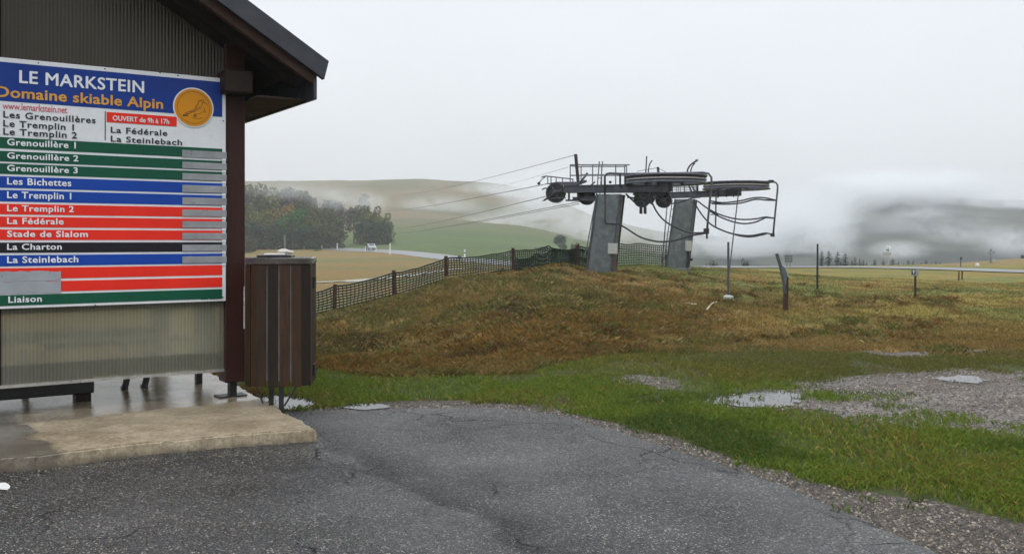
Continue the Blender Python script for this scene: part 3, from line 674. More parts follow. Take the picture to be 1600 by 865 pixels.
# bench and ski rack inside the shelter, seen under the panel
bn = empty('shelter_bench', S0 + SH.ex * -.85 + SH.ey * 1.1, AX, 'dark bench on curved legs inside the shelter, seen under the panel', 'bench')
m = MB(); m.box((-.75, -.02, .55), (.6, .4, .60)); m.build('seat', MAT['wood_dark'], bn)
for x in (SH(198, 606, 1.1).x + .85, SH(229, 606, 1.1).x + .85, -.9):
    for yy in (0.,):
        m = MB(); m.tube(smooth_path([(x - .02, yy, top_z), (x + .01, yy, top_z + .16), (x, yy, top_z + .30), (x - .04, yy, .56)]), .032, 8); m.tube([(x - .02, yy - .04, top_z + .008), (x - .02, yy + .07, top_z + .008)], .03, 6); m.build('leg', MAT['steel_black'], bn, True)
bl = empty('timber_bearer', S0 + SH.ex * -2.6 + SH.ey * .55, AX, 'long black timber bearer lying on the slab at the left under the panel', 'timber')
m = MB(); m.box((-1.6, 0, top_z + .07), (SH(146, 612, .6).x + 2.6, .16, top_z + .27), .01); m.build('beam', MAT['steel_black'], bl)
for x in (-1.3, -.2, SH(146, 612, .6).x + 2.6 - .16):
    m = MB(); m.box((x, -.02, top_z - .005), (x + .13, .18, top_z + .068)); m.build('foot', MAT['wood_dark'], bl)

# ------------------------------------------------------------------ information sign on the shelter wall
YS = -.03                                                                # face plane of the sign
def sp(u, v): p = SH(u, v, YS); return p.x, p.z
xR_, zT = sp(353, 123); _, zB = sp(353, 470); xLs = sp(-60, 90)[0]
zL = lambda v: SH(0, v, YS).z                                            # heights measured on the sign's left edge
sg = empty('information_sign', S0, AX, 'large white piste sign with coloured rows and an orange roundel on the shelter wall', 'sign')
m = MB(); m.box((xLs, YS, zB), (xR_, YS + .028, zT), .004); m.build('board', MAT['white_plate'], sg)
def text_mesh(body, x0, z0, width, cap, off=.02, y=YS, space=1.0):
    """lettering as a mesh in the sign's plane: left x0, baseline z0, fitted to a width and a capital height"""
    cu = bpy.data.curves.new('lettering', 'FONT'); cu.body = body; cu.size = 1; cu.offset = 0 if 'MA' in body else min(off, .010); cu.extrude = .004; cu.space_character = space; cu.resolution_u = 3
    o = bpy.data.objects.new('lettering', cu); C.objects.link(o); dg = bpy.context.evaluated_depsgraph_get(); dg.update()
    me = bpy.data.meshes.new_from_object(o.evaluated_get(dg)); bpy.data.objects.remove(o); bpy.data.curves.remove(cu)
    v = np.empty(len(me.vertices) * 3); me.vertices.foreach_get('co', v); v = v.reshape(-1, 3)
    sx_ = width / (v[:, 0].max() - v[:, 0].min()); sz_ = cap / .729
    v2 = np.column_stack([x0 + (v[:, 0] - v[:, 0].min()) * sx_, y - .0028 + v[:, 2] * .3, z0 + v[:, 1] * sz_])
    me.vertices.foreach_set('co', v2.astype(np.float32).ravel()); me.update()
    if off > .012:                                                       # bold: a second impression beside the first
        d_ = off * (1.6 if 'MA' in body else .9) * sx_; b_ = bmesh.new(); b_.from_mesh(me)
        src_ = list(b_.verts) + list(b_.edges) + list(b_.faces)
        for kx, kz, ky in ((1, .25, 1), (.5, .5, 2), (.5, -.25, 3)):
            for e_ in bmesh.ops.duplicate(b_, geom=src_)['geom']:
                if isinstance(e_, bmesh.types.BMVert): e_.co.x += d_ * kx; e_.co.y -= .0002 * ky; e_.co.z += d_ * kz
        b_.to_mesh(me); b_.free()
    return me
def plate(name, x0, x1, z0, z1, mat, texts=(), y=YS, label=None, parent=None, t=.004):
    """one coloured strip with its lettering in the same mesh; texts: (body, u0, u1, v_base(left-edge px), cap px, material, offset, spacing)"""
    m = MB(); m.box((x0, y - t, z0), (x1, y, z1)); me = bpy.data.meshes.new(name); bmesh.ops.recalc_face_normals(m.bm, faces=list(m.bm.faces))
    mats = [mat]; 
    for (body, u0, u1, zb_, cap, tm_, off, spc) in texts:
        xa, xb = SH(u0, 200, y - t).x, SH(u1, 200, y - t).x; t_ = text_mesh(body, xa, zb_, xb - xa, cap, off, y - t, spc)
        if tm_ not in mats: mats.append(tm_)
        n0 = len(m.bm.faces); m.bm.from_mesh(t_); m.bm.faces.ensure_lookup_table()
        for f in m.bm.faces[n0:]: f.material_index = mats.index(tm_)
        bpy.data.meshes.remove(t_)
    m.bm.to_mesh(me); m.bm.free(); o = link(name, me, [MAT[k] for k in mats], parent or sg)
    if label: o['label'] = label
    return o
SC_L = (SH(0, 300, YS).z - SH(0, 301, YS).z)                             # metres per photo pixel at the sign's left edge
xr_b = sp(347, 160)[0]
plate('header_panel', xLs + .012, xr_b, zL(157.5), zL(96.5), 'p_blue', [
    ('LE MARKSTEIN', 30, 224, zL(127.0), 20.5 * SC_L, 'txt_white', .026, 1.06), ('Domaine skiable Alpin', -6, 254, zL(151.3), 17.0 * SC_L, 'txt_orange', .028, 1.04)])
plate('opening_panel', sp(-55, 200)[0], sp(163.5, 200)[0], zL(210.8), zL(158.3), 'white_plate', [
    ('www.lemarkstein.net', 4, 105, zL(170.0), 11.5 * SC_L, 'txt_red', .0, .95), ('Les Grenouillères', 5, 149, zL(183.3), 10.5 * SC_L, 'txt_black', .022, 1.1),
    ('Le Tremplin 1', 5, 115, zL(197.2), 10.5 * SC_L, 'txt_black', .022, 1.1), ('Le Tremplin 2', 5, 120, zL(211.0) + .006, 10.5 * SC_L, 'txt_black', .022, 1.1)], t=.0015)
m = MB(); m.box((sp(163.6, 200)[0], YS - .003, zL(210)), (sp(165, 200)[0], YS, zL(162))); m.build('divider_line', MAT['txt_black'], sg)
k_ = lambda v, u: zL(V0 + (v - V0) * (SH.o.y + SH.ey.y * YS + SH(u, 200, YS).x * SH.ex.y) / (SH.o.y + SH.ey.y * YS + SH(0, 200, YS).x * SH.ex.y))
def zat(u, v): return SH(u, v, YS).z
plate('hours_panel', sp(166.5, 200)[0], sp(276, 200)[0], zat(166.5, 190.8), zat(166.5, 175), 'p_red', [('OUVERT de 9h à 17h', 176, 264, zat(176, 188.3), 9.0 * SC_L * .95, 'txt_white', .018, 1.0)])
plate('lift_list_panel', sp(167, 200)[0], sp(300, 200)[0], zat(173, 224.5), zat(173, 194), 'white_plate', [('La Fédérale', 173, 261, zat(173, 207.3), 10.6 * SC_L * .95, 'txt_black', .022, 1.1), ('La Steinlebach', 173, 284, zat(173, 221.2), 10.6 * SC_L * .95, 'txt_black', .022, 1.1)], t=.0015)
ROWS = [('Grenouillère 1', 214, 231.4, 'p_green', 118), ('Grenouillère 2', 235.5, 252, 'p_green', 122), ('Grenouillère 3', 255, 271.5, 'p_green', 121),
        ('Les Bichettes', 275, 293.2, 'p_rowblue', 111), ('Le Tremplin 1', 296.5, 314.4, 'p_rowblue', 111), ('Le Tremplin 2', 318, 334.6, 'p_red', 115), ('La Fédérale', 338, 354.6, 'p_red', 99),
        ('Stade de Slalom', 358.3, 374.8, 'p_red', 137), ('La Charton', 378.7, 395, 'p_black', 96), ('La Steinlebach', 398.6, 416, 'p_rowblue', 122), (None, 419, 436.6, 'p_red', 0), (None, 440.6, 457.6, 'p_red', 0), ('Liaison', 461.2, 478, 'p_green', 65)]
xs0, xs1 = sp(284.5, 300)[0], sp(353.5, 300)[0]
CN = {'p_green': 'green', 'p_rowblue': 'blue', 'p_red': 'red', 'p_black': 'black'}
for i, (txt, va, vb, mt, u1) in enumerate(ROWS):
    za, zb2 = zL(vb), zL(va); hgt_ = zb2 - za
    tx = [(txt, 11 if i < 12 else 13, u1, za + hgt_ * .30, hgt_ * .60, 'txt_white', .024, 1.08)] if txt else []
    plate('row_plate', xLs + .012, xr_b, za, zb2, mt, tx, label=f'{CN[mt]} row of the sign' + ('' if txt else ' without words'))
    if i < 10:
        zz = za + hgt_ * (.08 if i else .02)
        m = MB(); m.box((xs0, YS - .013, zz - .002), (xs1, YS - .0045, zz + hgt_ * .66))
        for xx in (xs0 + .035, xs1 - .05): m.box((xx, YS - .0165, zz + hgt_ * .36), (xx + .012, YS - .013, zz + hgt_ * .36 + .012))
        m.build('status_plate', MAT['p_grey'], sg)
        m = MB(); m.box((sp(346, 300)[0], YS - .012, za - .019), (sp(352.5, 300)[0], YS, za + .001)); m.build('slide_catch', MAT['white_plate'], sg)
# grey tape over the two red rows
bm_ = MB(); xa = xLs + .02; xb = sp(95, 430)[0]
for j, (a, b2) in enumerate(((425.0, 440.0), (440.6, 459.5))):
    n = 14; top = [(xa + (xb - xa) * i / n, zL(a + random.uniform(-1.6, 1.2) * (1 if 0 < i < n else 0))) for i in range(n + 1)]
    bot = [(xa + (xb - xa) * i / n, zL(b2 + random.uniform(-.6, .5))) for i in range(n + 1)]
    lp = top + bot[::-1]; bm_.prism([(x, YS - .0065 - j * .0006, z) for x, z in lp], [(x, YS - .0043, z) for x, z in lp])
bm_.build('tape_patch', MAT['p_patch'], sg)
# orange roundel with a line drawing of a skier
cxr, czr = sp(302, 168.4); rad = 35.2 * SC_L * .915
MR = Matrix.Translation((cxr, YS - .005, czr)) @ Matrix.Rotation(R(90), 4, 'X')
m = MB(); m.lathe([(.0001, 0), (rad + .012, 0), (rad + .012, .004), (.0001, .004)], 64, MR); rd_ = m.build('roundel', MAT['white_plate'], sg)
m = MB(); m.lathe([(.0001, .0045), (rad, .0045), (rad, .008), (.0001, .008)], 64, MR); m.build('roundel_face', MAT['p_orange'], rd_)
m = MB(); m.lathe([(rad * .845, .0085), (rad * .865, .0085), (rad * .865, .0105), (rad * .845, .0105)], 64, MR)
def rp(a, b2): return (cxr + a * rad, YS - .0145, czr + b2 * rad)
for ln in ([(-.55, -.42), (-.2, -.32), (.1, -.12)], [(-.02, -.42), (.3, -.30), (.62, -.1)], [(-.4, -.30), (-.05, -.14), (.16, .02), (.22, .2)], [(-.2, -.25), (.02, -.22), (.22, -.06), (.34, .08)],
           [(.22, .2), (.26, .36), (.36, .42), (.44, .36), (.46, .2), (.38, .02), (.30, -.1)], [(.14, .16), (.10, .02), (.2, -.08)], [(.36, .42), (.5, .44), (.52, .34)], [(.5, .3), (.66, .28), (.72, .16)],
           [(.55, .02), (.62, -.2), (.56, -.24)], [(-.45, -.36), (-.38, -.28), (-.3, -.4), (-.45, -.46)], [(0, -.42), (.06, -.32), (.16, -.38), (.06, -.48)], [(-.1, -.56), (.2, -.58), (.5, -.5)]):
    m.tube(smooth_path([rp(*p) for p in ln], 5), rad * .014, 5)
for ln in ([(-.58, -.46), (-.3, -.44)], [(0, -.46), (.16, -.44)]): m.tube([rp(*p) for p in ln], rad * .035, 5)
m.build('roundel_drawing', MAT['p_line'], rd_)
for (u, v) in ((60, 98.4), (164, 107.6), (278, 118.2), (348.5, 126), (349, 189), (348, 464), (149, 476.5), (250, 113.5)):
    p = SH(u, v, YS - .004); m = MB(); m.lathe([(.0001, -.004), (.006, -.004), (.006, .004), (.0001, .004)], 8, Matrix.Translation(p) @ Matrix.Rotation(R(90), 4, 'X')); m.build('screw', MAT['black_paint'], sg)
m = MB()
for k in range(14):
    if k in (5, ): continue
    a = SH(314 + k * 2.3, 470.3 - k * .03, YS).x; z = zB + .022; m.box((a, YS - .0012, z - .004), (a + .009, YS, z + .003))
m.build('maker_imprint', MAT['txt_black'], sg)

# ------------------------------------------------------------------ wooden litter bin
BF = Frame(P(441, 375, 8.55).xy.to_3d(), R(6)); BF.o.z = 0
bn_ = empty('litter_bin', BF.o, R(6), 'dark slatted wooden litter bin with a wet lid on two steel legs beside the shelter', 'bin')
hw = (BF(489, 500).x - BF(387, 500).x) / 2; cxb = (BF(489, 500).x + BF(387, 500).x) / 2
hd = .26; zt, zo = BF(440, 411).z, BF(440, 604, -hd).z
plan = [(-hw, hd), (-hw, -.13), (-hw + .115, -hd), (hw - .075, -hd), (hw, -hd + .07), (hw, hd)]
m = MB()
def slats(a, b2, n, gap=.015, jit=0):
    a, b2 = Vector((*a, 0)), Vector((*b2, 0)); L = (b2 - a).length; t = (b2 - a) / L; nn = Vector((t.y, -t.x, 0)); wd = (L - gap * (n - 1)) / n
    for i in range(n):
        s0 = i * (wd + gap); p, q_ = a + t * s0, a + t * (s0 + wd); dz = random.uniform(-.006, .006)
        lp = [p, q_, q_ - nn * .022, p - nn * .022]; m.mi = random.choice((0, 0, 1, 2))
        m.prism([(cxb + k.x, k.y, zo + dz) for k in lp], [(cxb + k.x, k.y, zt - .008) for k in lp])
for i in range(5): slats(plan[i], plan[i + 1], (3, 2, 4, 1, 4)[i])
slats(plan[5], plan[0], 5)
m.build('slat_panel', [MAT['wood_slat'], MAT['wood_slat_dark'], MAT['wood_slat_warm']], bn_)
m = MB(); s_ = .955; lp = [(cxb + x * s_, y * s_) for x, y in plan]
m.prism([(x, y, zo + .05) for x, y in [(cxb + a * .93, b_ * .90) for a, b_ in plan]], [(x, y, zt - .01) for x, y in [(cxb + a * .93, b_ * .90) for a, b_ in plan]]); m.build('bin_liner', MAT['bin_liner'], bn_)
m = MB(); q1 = [(cxb + x * 1.03, y * 1.05) for x, y in plan]
def rounded(pl, r=.04, k=4):
    out = []
    for i in range(len(pl)):
        a, b2, c = Vector(pl[i - 1]), Vector(pl[i]), Vector(pl[(i + 1) % len(pl)]); p0 = b2 + (a - b2).normalized() * r; p2 = b2 + (c - b2).normalized() * r
        for j in range(k + 1):
            t = j / k; out.append((1 - t) ** 2 * p0 + 2 * t * (1 - t) * b2 + t * t * p2)
    return out
q1 = rounded(q1); m.prism([(p.x, p.y, zt - .006) for p in q1], [(p.x, p.y, zt + .055) for p in q1]); m.build('lid', MAT['lid'], bn_, bevel=.008)
for (ua, ub, yy) in ((424, 425, -.10), (439.5, 439, -.20)):
    p0, p1 = BF(ua, 600, yy), BF(ub, 643, yy); m = MB(); m.box((p0.x - .02, yy - .02, -.03), (p0.x + .02, yy + .02, p0.z + .05)); m.build('leg', MAT['steel_dark'], bn_)
for (ua, va, ub, vb) in ((400, 603, 411, 630), (463, 603, 444, 634)):
    m = MB(); m.tube([BF(ua, va, -.05), BF(ub, vb, -.05)], .009, 6); m.build('brace', MAT['galv_pipe'], bn_)
for (u, v) in ((490.5, 440), (489, 575)):
    p = BF(u, v, .1); m = MB(); m.box((cxb + hw - .004, -.02, p.z - .05), (cxb + hw + .018, .12, p.z + .05)); m.build('hinge', MAT['steel_dark'], bn_)
m = MB(); a, b2 = BF(391, 447, -.05), BF(388, 512, -.05)
m.box((cxb - hw - .016, -.12, b2.z), (cxb - hw - .004, -.05, a.z)); m.build('side_plate', MAT['alu'], bn_)
zt2 = zt + .056
tr = empty('flat_tray', BF.o + BF.ex * (BF(432, 398, 0).x) + Vector((0, 0, zt2)), R(6), 'flat black tray holding a pale slab on top of the litter bin', 'tray')
wt = (BF(462, 398).x - BF(409, 398).x) / 2
m = MB(); m.box((-wt, -.16, 0), (wt, .14, .02), .003); m.build('tray_base', MAT['black_paint'], tr)
m = MB(); m.box((-wt * .62, -.13, .0205), (wt * .6, .11, .034), .004); m.build('pale_slab', MAT['mark_white'], tr)
for k, (uu, rr_, lab) in enumerate(((443, .048, 'larger pale rounded lump on the tray on the bin lid'), (453, .032, 'smaller pale rounded lump at the end of the tray on the bin'))):
    p = BF.o + BF.ex * BF(uu, 398, -.02).x + BF.ey * -.02 + Vector((0, 0, zt2 + .030 + rr_ * .48)); m = MB(); m.blob((0, 0, 0), (rr_ * 1.15, rr_, rr_ * .5), 3, .03, k)
    o = m.build('rounded_lump', MAT['pale_stone'], None, True); o.location = p; tag(o, lab, 'stone', 'pale lumps on the bin lid')

# ------------------------------------------------------------------ drag lift towers
PHI = R(18)
TA = Frame(P(938, 432, 28), -PHI); TB = Frame(P(1057, 420, 33.5), -PHI)
def column(par, Fm, bl, br, tr_, tl, depth, panel=True):
    y0 = -depth / 2
    fr_ = [Fm(*bl, y0), Fm(*br, y0), Fm(*tr_, y0), Fm(*tl, y0)]; fr_[0].z -= .25; fr_[1].z -= .25
    m = MB(); m.prism(fr_, [p + Vector((0, depth, 0)) for p in fr_]); o = m.build('column', MAT['galv'], par, bevel=.012)
    m = MB()                                                           # folded edge flanges and a seam, proud of the faces
    for a, c in ((fr_[1], fr_[2]), (fr_[0], fr_[3])):
        s_ = .03 if a is fr_[1] else -.03
        m.bar(a + Vector((0, -.02, 0)), c + Vector((0, -.02, 0)), .05, .035)
        m.bar(a + Vector((s_ * .3, depth - .03, 0)), c + Vector((s_ * .3, depth - .03, 0)), .05, .05)
    m.build('edge_flange', MAT['galv_beam'], o)
    b0 = [p.copy() for p in fr_[:2]]; zz = (Fm(*bl, y0).z)
    m = MB(); m.box((fr_[0].x - .12, y0 - .12, zz - .35), (fr_[1].x + .12, y0 + depth + .12, zz + .035)); m.build('base_plate', MAT['galv_rail'], o)
    return o, fr_
def beam(par, Fm, a, b2, h, depth, name='beam'):
    m = MB(); p, q_ = Fm(*a), Fm(*b2); m.box((0, 0, 0), (1, 1, 1)) if 0 else None
    for y in (-depth / 2, depth / 2 - .06): m.prism([(p.x, y, p.z), (p.x, y + .06, p.z), (p.x, y + .06, p.z - h), (p.x, y, p.z - h)], [(q_.x, y, q_.z), (q_.x, y + .06, q_.z), (q_.x, y + .06, q_.z - h), (q_.x, y, q_.z - h)])
    m.prism([(p.x, -depth / 2 - .03, p.z), (p.x, depth / 2 + .03, p.z), (p.x, depth / 2 + .03, p.z + .02), (p.x, -depth / 2 - .03, p.z + .02)], [(q_.x, -depth / 2 - .03, q_.z), (q_.x, depth / 2 + .03, q_.z), (q_.x, depth / 2 + .03, q_.z + .02), (q_.x, -depth / 2 - .03, q_.z + .02)])
    m.prism([(p.x, -depth / 2 - .03, p.z - h - .02), (p.x, depth / 2 + .03, p.z - h - .02), (p.x, depth / 2 + .03, p.z - h), (p.x, -depth / 2 - .03, p.z - h)], [(q_.x, -depth / 2 - .03, q_.z - h - .02), (q_.x, depth / 2 + .03, q_.z - h - .02), (q_.x, depth / 2 + .03, q_.z - h), (q_.x, -depth / 2 - .03, q_.z - h)])
    return m.build(name, MAT['galv_beam'], par)
def bullwheel(par, Fm, uc, v, rpx, Y):
    c = Fm(uc, v); r = (Fm(uc + rpx, v).x - Fm(uc - rpx, v).x) / 2; M_ = Matrix.Translation(c)
    m = MB(); m.lathe([(r - .20, -.10), (r - .02, -.13), (r, -.115), (r - .07, -.03), (r - .07, .03), (r, .10), (r - .02, .13), (r - .20, .10), (r - .16, 0)], 64, M_); o = m.build('bullwheel', MAT['galv_beam'], par, False)
    m = MB(); m.lathe([(r - .062, -.022), (r - .035, -.02), (r - .03, 0), (r - .035, .02), (r - .062, .022)], 64, M_); m.build('rope_liner', MAT['rope_groove'], o)
    m = MB()
    for k in range(6):
        a = k * math.pi / 3 + .2; m.bar(c + Vector((.12 * math.cos(a), .12 * math.sin(a), 0)), c + Vector(((r - .17) * math.cos(a), (r - .17) * math.sin(a), 0)), .09, .12)
    m.build('spokes', MAT['galv_beam'], o)
    m = MB(); m.lathe([(.001, -.34), (.19, -.34), (.19, .16), (.10, .20), (.001, .20)], 24, M_); m.build('hub', MAT['steel_dark'], o)
    return c, r
def sheave(par, Fm, u, v, rpx, yl, w_=.14):
    c = Fm(u, v, yl); r = Fm(u + rpx, v, yl).x - c.x; M_ = Matrix.Translation(c) @ Matrix.Rotation(R(90), 4, 'X')
    m = MB(); m.lathe([(r * .80, -w_ / 2), (r, -w_ / 2), (r, -w_ / 6), (r * .93, 0), (r, w_ / 6), (r, w_ / 2), (r * .80, w_ / 2)], 32, M_); o = m.build('sheave', MAT['rubber'], par)
    m = MB(); m.lathe([(.02, -w_ * .25), (r * .82, -w_ * .22), (r * .82, w_ * .22), (.02, w_ * .25)], 32, M_); m.build('disc', MAT['steel_dark'], o)
    m = MB(); m.lathe([(.001, -w_ * .6), (r * .20, -w_ * .6), (r * .20, w_ * .6), (.001, w_ * .6)], 16, M_)
    m.lathe([(r * .26, w_ * .25), (r * .34, w_ * .25), (r * .34, w_ * .33), (r * .26, w_ * .33)], 24, M_)
    for k in range(4):
        a = k * math.pi / 2 + .5; m.bar(M_ @ Vector((r * .2 * math.cos(a), r * .2 * math.sin(a), w_ * .26)), M_ @ Vector((r * .8 * math.cos(a), r * .8 * math.sin(a), w_ * .26)), .035, .035)
    m.build('hub', MAT['galv_pipe'], o); return o
def pipe(par, Fm, name, pts, rad, mat, yl=0, k=0, y2=None):
    n = len(pts); pp = [Fm(u, v, yl if y2 is None else yl + (y2 - yl) * i / (n - 1)) for i, (u, v) in enumerate(pts)]
    m = MB(); m.tube(smooth_path(pp, k) if k else pp, rad, 8); return m.build(name, MAT[mat], par, True)
def ladder(par, Fm, a0, a1, w_, yl, step=.27, r=.02):
    p, q_ = Fm(*a0, yl), Fm(*a1, yl); m = MB(); dx_ = Vector((w_, 0, 0)); m.tube([p, q_], r, 6); m.tube([p + dx_, q_ + dx_], r, 6)
    L = (q_ - p).length
    for i in range(1, int(L / step)): c = p + (q_ - p) * (i * step / L); m.tube([c, c + dx_], r * .7, 5)
    return m.build('ladder', MAT['galv_rail'], par)

t1 = empty('drag_lift_tower', TA.o, -PHI, 'nearer grey leaning lift tower with a railed platform and two wheels at its left end', 'lift tower', 'drag lift return towers')
col1, fr1 = column(t1, TA, (914, 431), (953, 433), (969, 303), (933, 303), .62)
beam(t1, TA, (884, 291.5), (1046, 290.5), .17, .46)
beam(t1, TA, (896, 309), (943, 309), .07, .2, 'lower_arm'); beam(t1, TA, (990, 300.5), (1040, 300.5), .07, .2, 'lower_arm')
c, r = bullwheel(t1, TA, 1041, 281, 64, 28)
pipe(t1, TA, 'wheel_mount', [(1022, 297), (1022, 285)], .16, 'steel_dark', 0)
for (u, v, rp_, yl) in ((868.5, 301.5, 15, -.05), (917, 307, 13, .12), (1003, 311.5, 12.5, -.05), (1037, 312.5, 12.5, .12)): sheave(t1, TA, u, v, rp_, yl)
# upper cover over the left sheave, brackets between the wheels
m = MB(); a = [TA(852, 287, -.12), TA(870, 284, -.12), TA(903, 284, -.12), TA(914, 281, -.12), TA(914, 284, -.12), TA(900, 289, -.12), TA(870, 289, -.12)]
m.prism(a, [p + Vector((0, .24, 0)) for p in a]); m.build('wheel_cover', MAT['galv_pipe'], t1)
for (a, b2) in (((889, 292), (889, 313)), ((903, 292), (903, 311)), ((868, 301), (890, 298)), ((868, 301), (850, 313)), ((884, 313), (906, 313)), ((978, 303), (994, 318)), ((980, 308), (1003, 311)), ((1019, 300), (1019, 320))): m = MB(); m.bar(TA(*a, -.16), TA(*b2, -.16), .05, .05); m.build('sheave_bracket', MAT['steel_dark'], t1)
pipe(t1, TA, 'rope_catcher', [(847, 296), (852, 294), (858, 295)], .02, 'steel_dark', -.1, 4); pipe(t1, TA, 'rope_catcher', [(848, 314), (856, 311), (884, 309)], .016, 'galv_pipe', -.14, 4)
# platform deck and railings
m = MB(); a, b2 = TA(886, 290, .25), TA(982, 290, .25); m.box((a.x, .24, a.z - .03), (b2.x, 1.15, a.z + .01)); m.build('platform_deck', MAT['galv_beam'], t1)
def railing(par, Fm, us, v0, v1, mids, yl, mat='galv_rail', rr_=.02, ext=0):
    m = MB()
    for u in us: m.tube([Fm(u, v0, yl), Fm(u, v1, yl)], rr_, 6)
    for v in [v1] + mids: m.tube([Fm(us[0], v, yl), Fm(us[-1] + ext, v, yl)], rr_, 6)
    return m.build('railing', MAT[mat], par)
railing(t1, TA, [891, 926, 962, 979], 290, 257.5, [274], .24, ext=5); railing(t1, TA, [908, 940, 962, 976], 289, 260, [273], 1.12)
pipe(t1, TA, 'railing', [(891, 259), (908, 261)], .02, 'galv_rail', .24, 0, 1.12); pipe(t1, TA, 'railing', [(979, 257.5), (976, 260)], .02, 'galv_rail', .24, 0, 1.12)
m = MB()
for u in (856, 861, 869, 879, 895): m.tube([TA(u, 288, -.05), TA(u, 275 + (u - 853) * .11, -.05)], .018, 6)
m.tube([TA(846, 277, -.05), TA(853, 275, -.05), TA(896, 280, -.05)], .018, 6); m.build('wheel_guard', MAT['galv_pipe'], t1)
m = MB(); m.bar(TA(903.5, 285, 0), TA(899.5, 241, 0), .085, .085); m.build('cable_mast', MAT['steel_dark'], t1)
for (u, v, rp_) in ((842, 286.5, 2.6), (953.5, 284.5, 2.3)):
    p = TA(u, v, -.1); m = MB(); k = rp_ * .0195; m.blob(p, (k, k, k), 2, 0); m.build('counter_ball', MAT['rubber'], t1, True)
pipe(t1, TA, 'ball_arm', [(842, 286.5), (847, 280), (853, 276)], .014, 'galv_pipe', -.1, 4)
pipe(t1, TA, 'swing_arm', [(918, 270), (912, 278), (906, 286)], .035, 'galv_pipe', -.1); pipe(t1, TA, 'swing_arm', [(930, 284), (922, 290), (914, 291)], .02, 'hose', -.1, 4)
ladder(t1, TA, (914.5, 398), (932, 306), .10, 0); ladder(t1, TA, (932, 306), (936.5, 252), .10, 0)
pipe(t1, TA, 'guard_pipe', [(945, 303), (945, 276), (947.5, 272), (952, 270.5), (978, 271.5), (1060, 270.5), (1098, 269.5), (1107, 271), (1111.5, 277), (1112, 286), (1109, 315), (1106, 345), (1105, 358)], .032, 'galv_pipe', -.38)
m = MB(); p = TA(1104.5, 361, -.38); m.box((p.x - .09, p.y - .06, p.z - .08), (p.x + .06, p.y + .06, p.z + .08)); m.tube([p, p - Vector((0, 0, .22))], .03, 6); m.build('hose_clamp', MAT['steel_dark'], t1)
m = MB(); m.bar(TA(969, 292, -.3), TA(969, 272, -.3), .05, .06); m.bar(TA(977, 292, -.1), TA(977, 274, -.1), .04, .04); m.build('guard_post', MAT['steel_dark'], t1)
m = MB(); p, q_ = TA(1093, 278, -.38), TA(1098, 283, -.38); m.prism([TA(1086, 275, -.3), TA(1099, 275.5, -.3), TA(1098, 284, -.3)], [TA(1086, 275, -.2), TA(1099, 275.5, -.2), TA(1098, 284, -.2)]); m.build('guard_gusset', MAT['galv_beam'], t1)
pipe(t1, TA, 'antenna_rod', [(1010.5, 244), (1009, 270), (1008, 292)], .02, 'hose', .1); pipe(t1, TA, 'antenna_rod', [(1019, 250.5), (1015, 257), (1013, 268), (1011.5, 290)], .018, 'hose', .1, 5)
m = MB(); m.bar(TA(1030, 283, .2), TA(1028, 261, .2), .07, .07); m.tube([TA(995, 268, .2), TA(1028, 262, .2), TA(1042, 270, .2)], .008, 5); m.build('short_mast', MAT['galv_beam'], t1)
pipe(t1, TA, 'conduit', [(945, 303), (945, 345), (946, 348.5), (950, 349), (967, 350)], .018, 'hose', -.345)
HOSE1 = [(967, 350), (980, 357.5), (1000, 370), (1020, 376), (1036, 377.5), (1056, 375), (1080, 368), (1095, 365.5), (1104, 364)]
pipe(t1, TA, 'hose', HOSE1, .026, 'hose', -.345, 5)
pipe(t1, TA, 'hose', [(1015, 300), (1018, 314), (1027, 332), (1040, 346), (1060, 357), (1080, 363.5), (1104, 363)], .024, 'hose', -.345, 5)
pipe(t1, TA, 'hose', [(1020, 302), (1030, 311), (1046, 317.5), (1062, 316), (1080, 310), (1095, 308)], .018, 'hose', -.3, 5)
for u in (1001.5, 1008):
    m = MB(); a, b2 = TA(u - 2, 334, -.05), TA(u + 2, 323, -.05); m.box((a.x, -.1, a.z), (b2.x, 0, b2.z)); m.build('weight', MAT['steel_dark'], t1)
m = MB(); a, b2 = TA(950, 396.5, -.44), TA(964.5, 380, -.44); m.box((a.x, -.47, a.z), (b2.x, -.33, b2.z), .008); m.build('electrical_box', MAT['box_grey'], col1)
m = MB(); m.box((1.02, -.2, 1.15), (1.12, .1, 1.3)) if 0 else None
for j, u in enumerate((957, 959.5, 962)): m.tube(smooth_path([TA(u - 1, 397, -.38), TA(u, 410, -.37), TA(u - 1.5 + j, 424, -.36), TA(u - 4 + 3 * j, 433, -.38)], 4), .022, 6)
m.build('supply_cable', MAT['conduit_rust'], col1)
m = MB(); a, b2 = TA(960, 413, -.2), TA(966, 409, -.2); m.box((a.x, -.25, a.z), (b2.x, -.1, b2.z)); m.build('cable_bracket', MAT['conduit_rust'], col1)

t2 = empty('drag_lift_tower', TB.o, -PHI, 'farther grey leaning lift tower whose wheel reaches out to the right over hanging hoses', 'lift tower', 'drag lift return towers')
col2, fr2 = column(t2, TB, (1039, 419.5), (1071, 421), (1085, 311), (1055, 311), .62)
beam(t2, TB, (1018, 302.5), (1156, 297.5), .17, .46)
bullwheel(t2, TB, 1150, 290.5, 53.5, 33.5)
m = MB(); p, q_ = TB(1134, 304, -.2), TB(1157, 294, -.2); m.box((p.x, -.25, p.z), (q_.x, .25, q_.z), .02); m.build('wheel_mount', MAT['steel_dark'], t2)
for (u, v, yl) in ((1014, 309, -.05), (1040, 311, .1)): sheave(t2, TB, u, v, 9.5, yl)
pipe(t2, TB, 'guard_pipe', [(1090, 303), (1090, 289), (1092, 286), (1097, 285), (1150, 284), (1205, 283.5), (1212, 285), (1215, 289), (1215, 296), (1211, 335), (1208, 367)], .032, 'galv_pipe', -.38)
